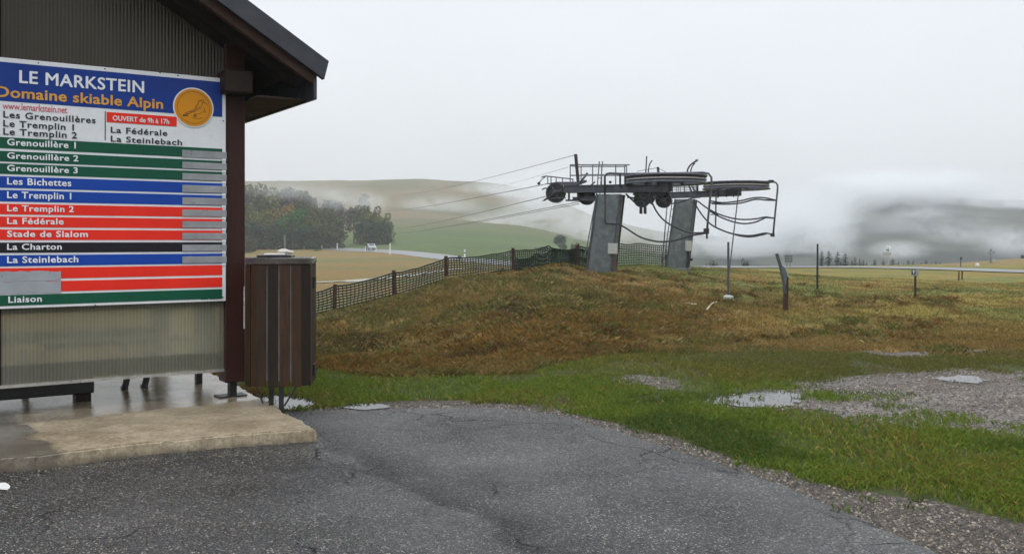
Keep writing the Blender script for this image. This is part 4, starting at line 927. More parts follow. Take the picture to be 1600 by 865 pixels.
m = MB(); p = TB(1207.5, 367, -.38); m.box((p.x - .08, p.y - .06, p.z - .06), (p.x + .06, p.y + .06, p.z + .06)); p = TB(1205, 283.5, -.38); m.box((p.x - .09, p.y - .05, p.z - .05), (p.x + .09, p.y + .05, p.z + .05)); m.build('hose_clamp', MAT['steel_dark'], t2)
for pts in ([(1110, 314), (1130, 316.5), (1155, 314), (1178, 309), (1195, 309), (1213, 313)], [(1112, 318), (1135, 319), (1158, 317), (1180, 311.5), (1196, 312.5), (1213, 313)],
            [(1090, 314), (1108, 327), (1130, 337), (1155, 342.5), (1180, 342), (1196, 339), (1209, 341)], [(1108, 329), (1130, 341), (1158, 349), (1180, 347), (1196, 340)],
            [(1083, 313), (1095, 333), (1108, 348), (1122, 357), (1145, 365), (1172, 368), (1196, 364), (1207, 367)], [(1116, 354), (1140, 364), (1168, 370), (1190, 367), (1200, 364)]):
    pipe(t2, TB, 'hose', pts, .026, 'hose', -.38, 5)
for v, u0 in ((313, 1196), (341, 1196)): pipe(t2, TB, 'hose_arm', [(u0, v - 1), (1213 - (v - 313) * .1, v)], .02, 'galv_pipe', -.38)
m = MB(); m.tube([TB(1119, 298, -.3), TB(1118, 354, -.3)], .028, 6); m.tube([TB(1110, 317, -.3), TB(1126, 317, -.3)], .018, 6); m.tube([TB(1110, 335, -.3), TB(1126, 335, -.3)], .018, 6); m.build('hose_hanger', MAT['galv_pipe'], t2)
pt = TB(1154, 300, -.3); g2 = TB(1137.5, 440, -.9); m = MB(); m.tube([pt, g2], .022, 6); m.build('guy_rod', MAT['galv_pipe'], t2)
pipe(t2, TB, 'curved_rod', [(1085, 308), (1079, 296), (1074.5, 282), (1074, 268), (1077, 260), (1083, 254.5), (1088, 251.5)], .03, 'hose', .1, 5)
pipe(t2, TB, 'curved_rod', [(1093, 303), (1084, 296), (1079, 283), (1079.5, 266), (1083, 258), (1086, 255)], .022, 'hose', .15, 5)
m = MB(); p = TB(1088.5, 250.5, .1); m.blob(p, (.06, .06, .05), 2, .05); m.build('rod_tip', MAT['galv_rail'], t2)
railing(t2, TB, [1046, 1051, 1057, 1063, 1069, 1084, 1088], 303, 286, [292, 297], .24, rr_=.014); railing(t2, TB, [1050, 1060, 1070, 1086], 303, 287, [294], 1.1, rr_=.014)
m = MB(); a, b2 = TB(1044, 303, .25), TB(1090, 303, .25); m.box((a.x, .24, a.z - .03), (b2.x, 1.15, a.z)); m.build('platform_deck', MAT['galv_beam'], t2)
ladder(t2, TB, (1036, 420), (1050.5, 312), .12, -.32); pipe(t2, TB, 'ladder_stay', [(1034, 419), (1043, 313)], .022, 'galv_pipe', -.4)
m = MB(); a, b2 = TB(1071, 392, -.44), TB(1080.5, 376, -.44); m.box((a.x, -.47, a.z), (b2.x, -.33, b2.z), .008); m.build('electrical_box', MAT['box_grey'], col2)
m = MB(); a, b2 = TB(1060, 392, -.322), TB(1066, 366, -.322); m.box((a.x - .12, -.325, a.z), (b2.x - .05, -.312, b2.z)); m.build('access_plate', MAT['galv_rail'], col2)
m = MB()
for j, u in enumerate((1074, 1076)): m.tube(smooth_path([TB(u, 392, -.38), TB(u + .5, 405, -.37), TB(u - 2, 419, -.38)], 4), .022, 6)
m.tube([TB(1075, 405, -.3), TB(1082.5, 405.5, -.3)], .045, 6); m.build('supply_cable', MAT['hose'], col2)
m = MB()
for v in (300, 304): m.bar(TB(1122, v, -.28), TB(1122, v + 5, -.28), .05, .05)
for u in (1135, 1146): m.bar(TB(u, 301, -.28), TB(u, 308, -.28), .04, .04)
m.build('beam_lug', MAT['steel_dark'], t2)

# haul ropes and the signal line running off to the left
def rope(a, b2, Yb, Ya, r, lab, ext=1.55, sag=.5):
    p, q_ = P(*a, Ya), P(*b2, Yb); q_ = p + (q_ - p) * ext; n = 24
    pts = [p + (q_ - p) * (i / n) - Vector((0, 0, sag * 4 * (i / n) * (1 - i / n))) for i in range(n + 1)]
    m = MB(); m.tube(pts, r, 6); o = m.build('lift_cable', MAT['steel_dark'], None); return tag(o, lab, 'cable', 'cables running off the lift towers')
TAw = lambda u, v, yl=0: (TA.o + TA.ex * TA(u, v, yl).x + TA.ey * yl).y
rope((899, 242), (640, 300), 105, TAw(899, 242), .009, 'thin signal cable leaving the top of the mast, highest of the lift cables', 1.3, .3)
rope((856, 287), (620, 326), 95, TAw(856, 287), .011, 'cable leaving just above the left wheel of the nearer lift tower', 1.5, .2)
rope((860, 305), (640, 352), 95, TAw(860, 305), .011, 'cable running on to the left wheel of the nearer lift tower', 1.5, .2)
rope((906, 315), (625, 362), 95, TAw(906, 315), .011, 'cable leaving under the second wheel of the nearer lift tower', 1.5, .2)
rope((905, 318.5), (700, 353), 95, TAw(905, 318), .010, 'lowest thin cable under the second wheel of the nearer tower', 1.6, .1)
rope((888, 261), (780, 290), 95, TAw(888, 261), .006, 'faint cable leaving the railing corner of the nearer lift tower', 2., .1)

# ------------------------------------------------------------------ net fences on the mound
def net_fence(name, label, pts, cell, hgt_of, post_idx, post_r, ph, sag=.0, mat='net', postmat='wood_post', group='snow nets along the mound'):
    """pts: ground points (x, y, z) along the fence; posts at the given indices"""
    o = empty(name, pts[0], 0, label, 'fence', group); o0 = Vector(pts[0]); m = MB(); pts = [Vector(p) - o0 for p in pts]
    dense = []; L = [0]
    for a, b2 in zip(pts, pts[1:]): L.append(L[-1] + (b2 - a).length)
    tot = L[-1]; nv = int(tot / cell); H = []
    def at_(s):
        for i in range(len(L) - 1):
            if s <= L[i + 1] + 1e-6:
                t = (s - L[i]) / (L[i + 1] - L[i]); return pts[i].lerp(pts[i + 1], t), i, t
        return pts[-1], len(L) - 2, 1.0
    rows = 9; grid = []
    for j in range(nv + 1):
        p, i, t = at_(tot * j / nv); h_ = hgt_of(i, t); dip = sag * 4 * t * (1 - t); wob = (vnoise(j * .35, 3.3) - .5) * .05
        grid.append([p + Vector(((vnoise(j * .2, k * .4, 4) - .5) * .05, (vnoise(j * .23, k * .5, 8) - .5) * .10, .03 + (h_ - .03 - dip + wob) * k / rows)) for k in range(rows + 1)])
    for j in range(nv + 1):
        for k in range(rows):
            m.bar(grid[j][k], grid[j][k + 1], .022, .014) if False else m.tube([grid[j][k], grid[j][k + 1]], .0135, 3)
    for k in range(rows + 1):
        for j in range(nv): m.tube([grid[j][k], grid[j + 1][k]], .019 if k not in (0, rows) else .024, 3)
    m.build('netting', MAT[mat], o)
    for i in post_idx:
        p = pts[i]; m = MB(); top = p + Vector((random.uniform(-.03, .03), 0, ph)); m.tube([p - Vector((0, 0, .3)), top], post_r, 8, post_r * .9); m.build('post', MAT[postmat], o)
    return o
def gp(u, Y): x = (u - 800) / F * Y; return (x, Y, hz(x, Y))
FEN = [(430, 20.4), (522, 21.3), (616, 22.3), (697, 23.6), (802, 25.7), (858, 27.2), (900, 28.6), (938, 30.0)]
net_fence('net_fence', 'long dark green net fence on five wooden posts climbing the left flank of the mound', [gp(*p) for p in FEN], .105, lambda i, t: .60 if i < 5 else .55, [1, 2, 3, 4, 6], .05, .66, .05)
FEN2 = [(955, 32.0), (1000, 33.6), (1040, 34.6)]
net_fence('net_fence', 'short dark net fence hanging between the two lift towers', [gp(*p) for p in FEN2], .115, lambda i, t: .78, [2], .03, .9, .03, postmat='steel_dark')
FEN3 = [(806, 27.2), (832, 27.8), (858, 28.4), (905, 29.6), (935, 30.5)]
net_fence('net_fence', 'second green net sagging behind the upper end of the long fence', [gp(*p) for p in FEN3], .15, lambda i, t: .36 + .10 * i, [3], .03, .75, .06)

# ------------------------------------------------------------------ poles, boards and signs on the meadow
def on_ground(u, v, lo=9, hi=120):
    """distance at which the ground meets this pixel"""
    Ys = np.geomspace(lo, hi, 1500); xs = (u - 800) / F * Ys; z = height(xs, Ys); vv = V0 + F * (CZ - z) / Ys
    k = np.argmax(vv < v); return float(Ys[k] if k else Ys[-1])
Yp = on_ground(1138, 467); p0 = P(1138, 467, Yp); S = Yp / F
t = empty('snow_pole', p0, 0, 'grey metal pole standing in a concrete foot right of the towers', 'pole')
m = MB(); m.tube([(0, 0, -.2), (-.0, 0, 89 * S)], .028, 8); m.build('shaft', MAT['galv_pipe'], t)
m = MB(); m.lathe([(.001, -.1), (.15, -.1), (.13, .07), (.05, .10), (.001, .10)], 14); m.build('foot', MAT['box_grey'], t)
Yq = on_ground(1277, 452); p0 = P(1277, 452, Yq); S = Yq / F
t = empty('snow_pole', p0, 0, 'slim dark pole with a bent clip left of the row of young spruces', 'pole')
m = MB(); m.tube([(0, 0, -.2), (.01, 0, 71 * S)], .034, 8, .026); m.build('shaft', MAT['steel_dark'], t)
m = MB(); m.bar((-.07, -.03, 21 * S), (.05, -.03, 22 * S), .04, .03); m.build('clip', MAT['steel_dark'], t)
Yb = on_ground(1227, 486); p0 = P(1227, 486, Yb); S = Yb / F; L3 = lambda u, v, y=0: Vector(((u - 1227) * S, y, (486 - v) * S))
t = empty('leaning_board', p0, 0, 'short brown post with a leaning grey board and bent steel rod', 'marker')
m = MB(); a = [L3(1223.5, 490), L3(1230.5, 490), L3(1231, 429), L3(1226.5, 429)]; m.prism([q_ + Vector((0, .05, 0)) for q_ in a], [q_ - Vector((0, .05, 0)) for q_ in a]); m.build('post', MAT['wood_post'], t)
m = MB(); a = [L3(1217, 417), L3(1221, 415.5), L3(1224.5, 417), L3(1228.5, 430), L3(1226, 446), L3(1221, 436)]; m.prism([q_ - Vector((0, .06, 0)) for q_ in a], [q_ - Vector((0, .075, 0)) for q_ in a]); m.build('board', MAT['galv'], t)
m = MB(); m.tube([L3(1226, 417, -.07), L3(1229, 424, -.07), L3(1229.5, 432, -.07)], .012, 6); m.build('board_edge', MAT['alu'], t)
m = MB(); m.bar(L3(1211.5, 396, -.09), L3(1218, 417, -.09), .06, .04); m.bar(L3(1217, 417, -.09), L3(1226, 458, -.08), .045, .03); m.build('bent_rod', MAT['galv_pipe'], t)
Ys_ = on_ground(1430, 465); p0 = P(1430, 465, Ys_); S = Ys_ / F
t = empty('small_sign', p0, 0, 'small square plate with a dark arrow mark on a short wooden post in the meadow', 'sign')
m = MB(); m.tube([(0, 0, -.2), (.005, 0, 35 * S)], .03, 8); m.build('post', MAT['wood_post'], t)
m = MB(); m.box((-7.5 * S, -.05, 34.5 * S), (4 * S, -.035, 46 * S)); pl_ = m.build('plate', MAT['sign_back'], t)
m = MB(); m.box((-6.9 * S, -.056, 36.5 * S), (-1 * S, -.050, 45 * S)); m.mi = 1; m.box((-4.6 * S, -.060, 38 * S), (-3.2 * S, -.056, 42 * S)); m.prism([(-6 * S, -.060, 41.5 * S), (-2 * S, -.060, 41.5 * S), (-4 * S, -.060, 44 * S)], [(-6 * S, -.0565, 41.5 * S), (-2 * S, -.0565, 41.5 * S), (-4 * S, -.0565, 44 * S)]); m.build('arrow_mark', [MAT['black_paint'], MAT['mark_white']], pl_)
# far notice board seen over the meadow
p0 = Vector(gp(1232, 56)); S = 56 / F; top = (V0 + F * (CZ - p0.z) / 56)
t = empty('notice_board', p0, 0, 'pale notice board with rows of panels standing before the fog right of the leaning board', 'sign')
hb = (top - 398) * S
m = MB()
for x in (-2.5, 2.5): m.tube([(x * S, 0, -.2), (x * S, 0, (top - 405) * S)], .018, 6)
m.build('legs', MAT['galv_rail'], t)
m = MB(); m.box((-6.5 * S, -.03, (top - 410) * S), (6.5 * S, 0, (top - 398) * S)); bd = m.build('board', MAT['sign_back'], t)
m = MB()
for r_i in range(3):
    for c_i in range(3): m.box(((-5.8 + c_i * 4) * S, -.045, (top - 409.3 + r_i * 3.9) * S), ((-2.5 + c_i * 4) * S, -.03, (top - 406.2 + r_i * 3.9) * S))
m.build('panels', MAT['galv'], bd)
def far_sign(name, u, Y, vt, label, boards, mat='galv_pipe', r_=.05, cat='sign'):
    p0 = Vector(gp(u, Y)); S = Y / F; vb = V0 + F * (CZ - p0.z) / Y
    t = empty(name, p0, 0, label, cat); m = MB(); m.tube([(0, 0, -.3), (0, 0, (vb - vt) * S)], r_, 8); m.build('post', MAT[mat], t)
    for (ua, va, ub, vb2, mt, nm) in boards:
        m = MB(); m.box(((ua - u) * S, -r_ - .05, (vb - vb2) * S), ((ub - u) * S, -r_ - .01, (vb - va) * S), .008); m.build(nm, MAT[mt], t)
far_sign('road_sign', 1548, 66, 389, 'dark road sign on a tall post at the far right by the road', [(1542.5, 392, 1553.5, 397, 'sign_back', 'plate'), (1545, 398, 1551, 401, 'sign_back', 'small_plate')], 'galv_rail', .07)
far_sign('road_sign', 1553.5, 67, 404, 'pale low square sign just right of the tall dark road sign', [(1550, 405, 1556, 413, 'box_grey', 'plate')], 'galv_rail', .03)
far_sign('road_sign', 1388, 70, 382, 'white sign cluster high on a thin pole above the spruces', [(1384, 383, 1389.5, 387, 'mark_white', 'plate'), (1389, 385, 1392, 390, 'white_plate', 'plate'), (1384, 390, 1388, 391.5, 'black_paint', 'small_plate'), (1379, 394, 1392, 399, 'box_grey', 'pale_plate')], 'box_grey', .03)
far_sign('road_post', 1501, 60, 401, 'thin dark post with a small head at the bend of the far road', [(1499.5, 402, 1502.5, 405, 'steel_dark', 'head')], 'galv_pipe', .035, 'post')
far_sign('hut_sign', 1597, 76, 398, 'small dark box on the rise at the right edge', [(1594, 399, 1606, 405, 'galv_beam', 'box')], 'galv_pipe', .06)
far_sign('utility_pole', 445, 150, 367, 'slim grey pole in front of the wood above the bin', [(443, 367, 446, 368.4, 'galv_rail', 'crossbar')], 'galv_rail', .13, 'pole')
# small white stone beside the far road, weeds and stakes
p0 = Vector(gp(1527, 60)); m = MB(); m.blob((0, 0, .10), (.13, .11, .16), 2, .12, 5); o = m.build('boulder', MAT['pale_stone']); o.location = p0; tag(o, 'pale stone beside the far road right of the thin dark post', 'stone')
for k, (u, v0_, v1_) in enumerate(((1498, 424, 438), (1503, 424, 437))):
    Yk = on_ground(u, v1_); p0 = P(u, v1_, Yk); m = MB(); m.tube([(0, 0, -.1), (.01, 0, (v1_ - v0_) * Yk / F)], .03, 6); o = m.build('stake', MAT['wood_post']); o.location = p0
    tag(o, ('taller' if k == 0 else 'shorter') + ' of two small wooden stakes in the grass at the far right', 'stake', 'stakes in the far meadow')
# white delineator posts along the far road
DEL = [(475, 200, 384, 'white marker post by the road under the wood, first right of the grey pole'), (503, 199, 390, 'lowest white marker post at the road bend beside the lone bush'), (527, 196, 380, 'white marker post before the right end of the wood'),
       (571, 178, 385.5, 'thin white marker post just left of the silver car'), (587.5, 176, 388, 'short white marker post just right of the silver car'), (726, 133, 389.5, 'white marker post on the green slope right of the tall one')]
for (u, Y, vt_, lab) in DEL:
    p0 = Vector(gp(u, Y)); vb = V0 + F * (CZ - p0.z) / Y; h_ = max((vb - vt_) * Y / F, .7); t = empty('marker_post', p0, 0, lab, 'marker post', 'white marker posts by the far road')
    m = MB(); m.box((-.10, -.08, -.2), (.10, .08, h_), .02); m.build('body', MAT['mark_white'], t); m = MB(); m.box((-.105, -.085, h_ * .62), (.105, .085, h_ * .74)); m.build('band', MAT['black_paint'], t)
p0 = Vector(gp(609.5, 158)); vb = V0 + F * (CZ - p0.z) / 158; t = empty('marker_post', p0, 0, 'tall white marker pole of stacked bands on the green slope right of the car', 'marker post', 'white marker posts by the far road')
m = MB(); m.tube([(0, 0, -.2), (0, 0, (vb - 380) * 158 / F)], .10, 8); m.build('body', MAT['mark_white'], t)
p0 = Vector(gp(790, 112)); vb = V0 + F * (CZ - p0.z) / 112; S = 112 / F
t = empty('roadside_sign', p0, 0, 'pale yellowish roadside sign beyond the third fence post', 'sign')
m = MB()
for x in (-3, 3): m.tube([(x * S, 0, -.2), (x * S, 0, (vb - 393) * S)], .05, 6)
m.build('legs', MAT['galv_rail'], t); m = MB(); m.box((-4.7 * S, -.08, (vb - 399.5) * S), (4.7 * S, -.04, (vb - 392.5) * S)); m.build('plate', MAT['box_grey'], t)
p0 = Vector(gp(718, 137)); m = MB(); m.blob((0, 0, .3), (.3, .25, .35), 2, .2, 3); o = m.build('road_cone', MAT['steel_dark']); o.location = p0; tag(o, 'small dark lump at the edge of the far road', 'stone')

# ------------------------------------------------------------------ silver car on the far road
cp = Vector(gp(579.5, 183)); car = empty('parked_car', cp + Vector((0, 0, .12)), R(20), 'small silver car coming along the far road', 'car'); car.scale = (.85, .85, .85)
m = MB(); sec = [(-2.05, .32), (-2.1, .6), (-1.95, .92), (-1.0, 1.0), (-.35, 1.46), (.9, 1.48), (1.55, 1.0), (2.0, .92), (2.1, .6), (2.05, .32)]
m.prism([(-.85, y, z) for y, z in sec], [(.85, y, z) for y, z in sec]); m.build('body', MAT['car_silver'], car, bevel=.05)
m = MB(); m.prism([(-.72, -1.02, 1.0), (.72, -1.02, 1.0), (.62, -.42, 1.42), (-.62, -.42, 1.42)], [(-.72, -1.0, .98), (.72, -1.0, .98), (.62, -.40, 1.40), (-.62, -.40, 1.40)])
m.build('windscreen', MAT['glass_dark'], car)
for s_ in (-1, 1):
    m = MB(); x = s_ * .856; m.prism([(x, -.85, 1.0), (x, -.35, 1.38), (x, .85, 1.38), (x, 1.35, 1.0)], [(x + s_ * .01, -.85, 1.0), (x + s_ * .01, -.35, 1.38), (x + s_ * .01, .85, 1.38), (x + s_ * .01, 1.35, 1.0)]); m.build('side_window', MAT['glass_dark'], car)
    m = MB(); m.box((s_ * .62 - .18, -2.13, .66), (s_ * .62 + .18, -2.09, .82)); m.build('headlight', MAT['lamp_glass'], car)
    for y in (-1.3, 1.3):
        m = MB(); m.lathe([(.2, -.1), (.33, -.1), (.33, .1), (.2, .1)], 20, Matrix.Translation((s_ * .76, y, .32)) @ Matrix.Rotation(R(90), 4, 'Y')); wh = m.build('wheel', MAT['rubber'], car)
        m = MB(); m.lathe([(.001, -.06), (.2, -.06), (.2, .06), (.001, .06)], 16, Matrix.Translation((s_ * .80, y, .32)) @ Matrix.Rotation(R(90), 4, 'Y')); m.build('rim', MAT['alu'], wh)

# ------------------------------------------------------------------ trees
def quads(cen, nrm_seed, size, cols, aspect=.7):
    """one small randomly turned leaf clump (a bent quad) per centre"""
    n = len(cen); g = np.random.default_rng(nrm_seed); a = g.normal(size=(n, 3)); a /= np.linalg.norm(a, axis=1)[:, None]; b = g.normal(size=(n, 3)); b -= a * (a * b).sum(1)[:, None]; b /= np.linalg.norm(b, axis=1)[:, None]
    s = size * g.uniform(.6, 1.3, n)[:, None]; a = a * s; b = b * s * aspect; mid = np.cross(a, b); mid = mid / (np.linalg.norm(mid, axis=1)[:, None] + 1e-9) * s * .25
    V = np.stack([cen - a, cen - b + mid, cen + a, cen + b + mid], 1).reshape(-1, 3); Fc = np.arange(4 * n).reshape(n, 4); return V, Fc, np.repeat(cols, 4, 0)
def broadleaf(seed, H, Wd, col, n=2800, leaf=.34, base=.02):
    g = np.random.default_rng(seed); L = []; k = 26
    lobes = []
    for i in range(k):
        t = g.uniform(base + .03, .93); ang = g.uniform(0, 2 * np.pi); prof = math.sin(math.pi * min(1, (t * .80 + .16))) ** .7; rr_ = Wd * .5 * prof * math.sqrt(g.uniform(.1, 1)) * .85
        lobes.append((rr_ * math.cos(ang), rr_ * math.sin(ang), t * H, Wd * g.uniform(.12, .22), g.uniform(.75, 1.3)))
    cen, col_ = [], []
    for i in range(n):
        x, y, z, r_, sh_ = lobes[g.integers(k)]; d = g.normal(size=3); d /= np.linalg.norm(d); rad_ = r_ * g.uniform(.55, 1.05)
        cen.append((x + d[0] * rad_, y + d[1] * rad_, max(z + d[2] * rad_ * .85, H * base))); col_.append(np.array(col) * sh_ * g.uniform(.7, 1.35))
    V, Fc, cc = quads(np.array(cen), seed, leaf, np.array(col_)); cm = mesh_np('crown', V, Fc, cc)
    m = MB(); m.tube(smooth_path([(0, 0, -.5), (.05, .05, H * .3), (-.1, 0, H * .62), (.05, .05, H * .85)], 3), Wd * .028 + .08, 7, .04)
    for i in range(9):
        x, y, z, r_, _ = lobes[i]; m.tube([(0, 0, z * .62), (x * .5, y * .5, z * .85), (x, y, z)], .07, 5, .02)
    bmesh.ops.recalc_face_normals(m.bm, faces=list(m.bm.faces)); tmsh = bpy.data.meshes.new('trunk'); m.bm.to_mesh(tmsh); m.bm.free(); return cm, tmsh
def spruce(seed, H, Wd, col, n=1500):
    g = np.random.default_rng(seed); cen, cl, V_, F_ = [], [], [], []
    tiers = 15; V, Fc, cc = [], [], []; k = 0
    for t_i in range(tiers):
        z0 = H * (.05 + .93 * (t_i / tiers) ** .95); rad_ = Wd * .5 * (1 - t_i / tiers) ** .85 * g.uniform(.8, 1.15) + .04; nb = int(15 - t_i * .6)
        for b_ in range(nb):
            a = g.uniform(0, 2 * np.pi); d = np.array([math.cos(a), math.sin(a), 0]); s_ = np.array([-d[1], d[0], 0]); rl = rad_ * g.uniform(.65, 1.15)
            for q_i in range(7):
                f0 = (q_i + .3) / 7; c = d * rl * f0 + np.array([0, 0, z0 - rl * .35 * f0 ** 1.3 + g.uniform(-.04, .04)]); w_ = (.10 + .16 * rl * (1 - f0 * .6)) * g.uniform(.8, 1.2)
                tip = d * rl * .2 + np.array([0, 0, -.07 * rl - .03])
                V += [c - s_ * w_ + tip * .3, c + np.array([0, 0, .05]), c + s_ * w_ + tip * .3, c + tip]; Fc.append([k, k + 1, k + 2, k + 3]); k += 4
                cc += [np.array(col) * g.uniform(.6, 1.4)] * 4
    cm = mesh_np('crown', np.array(V), np.array(Fc), np.array(cc)); m = MB(); m.tube([(0, 0, -.5), (0, 0, H * 1.0)], .02 * H + .02, 6, .01)
    tmsh = bpy.data.meshes.new('trunk'); m.bm.to_mesh(tmsh); m.bm.free(); return cm, tmsh
for me_ in (): pass
def tree_kind(cm, tmsh): cm.materials.append(MAT['leaf']); tmsh.materials.append(MAT['bark']); return cm, tmsh
KIND = {'olive': tree_kind(*broadleaf(1, 12, 11, (.075, .092, .012))), 'green': tree_kind(*broadleaf(2, 12, 11, (.026, .096, .014))), 'brown': tree_kind(*broadleaf(3, 12, 9.5, (.056, .060, .015))),
        'yellow': tree_kind(*broadleaf(4, 11, 10, (.19, .115, .018))), 'grey': tree_kind(*broadleaf(5, 13, 9, (.058, .052, .042), 1500)), 'dark': tree_kind(*broadleaf(6, 12, 11, (.014, .042, .016))),
        'bush': tree_kind(*broadleaf(7, 4, 5, (.045, .048, .024), 900, .22))}
def tree(kind, u, Y, vtop, wpx, label, group, name='broadleaf_tree', dz=0):
    cm, tmsh = KIND[kind]; x = (u - 800) / F * Y; z = hz(x, Y) + dz; H = CZ - (vtop - V0) / F * Y - z; bh = {'bush': 4, 'yellow': 11, 'grey': 13}.get(kind, 12); bw = {'bush': 5, 'brown': 9.5, 'yellow': 10, 'grey': 9}.get(kind, 11)
    t = empty(name, (x, Y, z), random.uniform(0, 6.28), label, 'tree' if name != 'bush' else 'bush', group); sx_ = wpx / F * Y / bw; t.scale = (sx_, sx_, H / bh)
    for nm, me_ in (('crown', cm), ('trunk', tmsh)): o = bpy.data.objects.new(nm, me_); C.objects.link(o); o.parent = t
WOOD = 'broadleaf trees of the wood left of the far road'
KN = {'olive': 'olive', 'green': 'green', 'brown': 'brownish', 'yellow': 'yellowing', 'grey': 'grey misty', 'dark': 'dark'}
for (k, u, Y, vt_, wp_, lab) in [
    ('brown', 396, 225, 288, 56, 'tall brownish tree with its top in the mist nearest the shelter post'), ('olive', 425, 228, 289, 58, 'tall olive tree in the back row above the bin'), ('grey', 452, 230, 291, 52, 'grey misty tree forming the highest top of the wood'),
    ('brown', 474, 226, 298, 50, 'brownish tree right of the highest misty top'), ('brown', 486, 232, 308, 36, 'narrow brownish tree stepping down from the highest tops'), ('grey', 372, 222, 290, 55, 'grey misty tree half hidden by the shelter post'),
    ('grey', 512, 238, 310, 40, 'pale grey tree in the gap at the right of the wood'), ('grey', 531, 240, 313, 30, 'slender bare grey tree at the right of the gap'),
    ('olive', 400, 208, 318, 62, 'olive tree in the middle row beside the shelter post'), ('yellow', 440, 209, 319, 56, 'yellowing tree in the middle of the wood'), ('olive', 418, 206, 326, 50, 'olive tree just left of the yellowing one'),
    ('green', 466, 205, 327, 62, 'bright green tree right of the yellowing one'), ('green', 448, 203, 338, 54, 'green tree in front of the yellowing one'), ('brown', 505, 206, 326, 58, 'brown tree at the right end of the wood'), ('olive', 486, 204, 336, 50, 'olive tree between the bright green and the brown one'),
    ('brown', 526, 207, 338, 40, 'lower brown tree at the right edge of the wood'), ('dark', 392, 200, 347, 60, 'dark tree at the foot of the wood beside the shelter post'), ('dark', 424, 200, 349, 58, 'dark tree at the foot of the wood above the bin lid'), ('dark', 455, 200, 352, 56, 'dark tree at the foot of the wood right of the grey pole'),
    ('dark', 486, 201, 352, 54, 'dark tree at the foot of the wood under the olive one'), ('brown', 514, 202, 350, 46, 'dull brown tree at the foot of the wood at its right end'), ('green', 360, 200, 345, 60, 'green tree behind the shelter post')]:
    tree(k, u, Y, vt_, wp_, lab, WOOD)
CL = 'trees of the round clump right of the wood'
for (k, u, Y, vt_, wp_, lab) in [('grey', 553, 226, 322, 36, 'thin grey tree at the left edge of the round clump'), ('brown', 567, 222, 321, 36, 'brownish tree in the left half of the round clump'), ('olive', 583, 220, 320, 40, 'tallest olive tree of the round clump'),
                                 ('olive', 600, 217, 331, 36, 'olive tree at the right end of the round clump'), ('dark', 576, 214, 342, 46, 'dark tree at the front of the round clump'), ('dark', 598, 213, 346, 36, 'dark low tree at the right front of the round clump')]:
    tree(k, u, Y, vt_, wp_, lab, CL)
tree('brown', 570, on_ground(570, 326, 200, 520), 303, 20, 'lone misty tree on the hillside above the round clump', None)
tree('dark', 494, 190, 373, 18, 'small dark bush at the bend of the far road', None, 'bush'); tree('bush', 388, 178, 372, 34, 'pale green bush low beside the shelter post', None, 'bush')
tree('dark', 876, 205, 366, 26, 'dark misty tree left of the nearer lift tower', None); tree('bush', 846, 190, 385, 22, 'low bush in the mist left of the dark misty tree', None, 'bush'); tree('bush', 899, 178, 380, 20, 'small bush behind the fence beside the nearer tower', None, 'bush')
tree('bush', 1112, 105, 408.5, 22, 'rounded bush on the edge right of the farther tower', None, 'bush', -.1); tree('bush', 1163, 110, 406, 18, 'small ragged bush on the edge between the poles', None, 'bush')
SPK = [tree_kind(*spruce(11 + i, 5, 2.6, c)) for i, c in enumerate(((.022, .036, .030), (.028, .042, .032), (.020, .032, .030)))]
SPR = [(1284, 390, 13), (1295, 390, 18), (1309, 391, 15), (1321, 394, 19), (1331, 405, 11), (1336, 400, 11), (1343, 403, 11), (1349, 405, 12), (1354, 408, 8), (1367, 404, 15), (1380, 404, 11), (1395, 403, 15), (1404, 408, 9), (1412, 410, 8), (1419, 405, 12), (1427, 406, 10), (1440, 409, 8), (1447, 405, 14), (1455, 408, 9), (1462, 406, 9), (1469, 408, 7), (1104, 410, 8)]
SPL = ['spruce half behind the slim dark pole', 'tallest spruce, just right of the slim dark pole', 'second tall spruce from the slim dark pole', 'broad spruce at the right of the first tall four', 'thin spruce right after the broad one', 'pointed spruce between two thin ones', 'small spruce left of the last pair before the gap', 'spruce next to the last one before the gap', 'tiny spruce closing the first row before the gap',
       'lone bushy spruce after the gap', 'narrow spruce just left of the thin sign pole', 'bushy spruce just right of the thin sign pole', 'short spruce right of the bushy one by the sign pole', 'tiny spruce left of the plate on the wooden post', 'spruce directly above the small square plate', 'spruce just right of the small square plate', 'tiny spruce before the last cluster', 'broadest spruce of the last faint cluster', 'short faint spruce of the last cluster', 'second last faint spruce before the rise', 'last faint spruce where the rise begins', 'tiny spruce at the foot of the farther tower']
for i, ((u, vt_, wp_), lab) in enumerate(zip(SPR, SPL)):
    Y = 112 + 3.5 * (i % 3) + 2 * max(0, i - 9); x = (u - 800) / F * Y; z = hz(x, Y); H = CZ - (vt_ - V0) / F * Y - z; cm, tmsh = SPK[i % 3]
    t = empty('spruce_tree', (x, Y, z), random.uniform(0, 6), lab, 'tree', 'young spruces beyond the far road'); sx_ = max(wp_ / F * Y / 2.6 * 2.1, .5); t.scale = (sx_, sx_, H / 5)
    for nm, me_ in (('crown', cm), ('trunk', tmsh)): o = bpy.data.objects.new(nm, me_); C.objects.link(o); o.parent = t

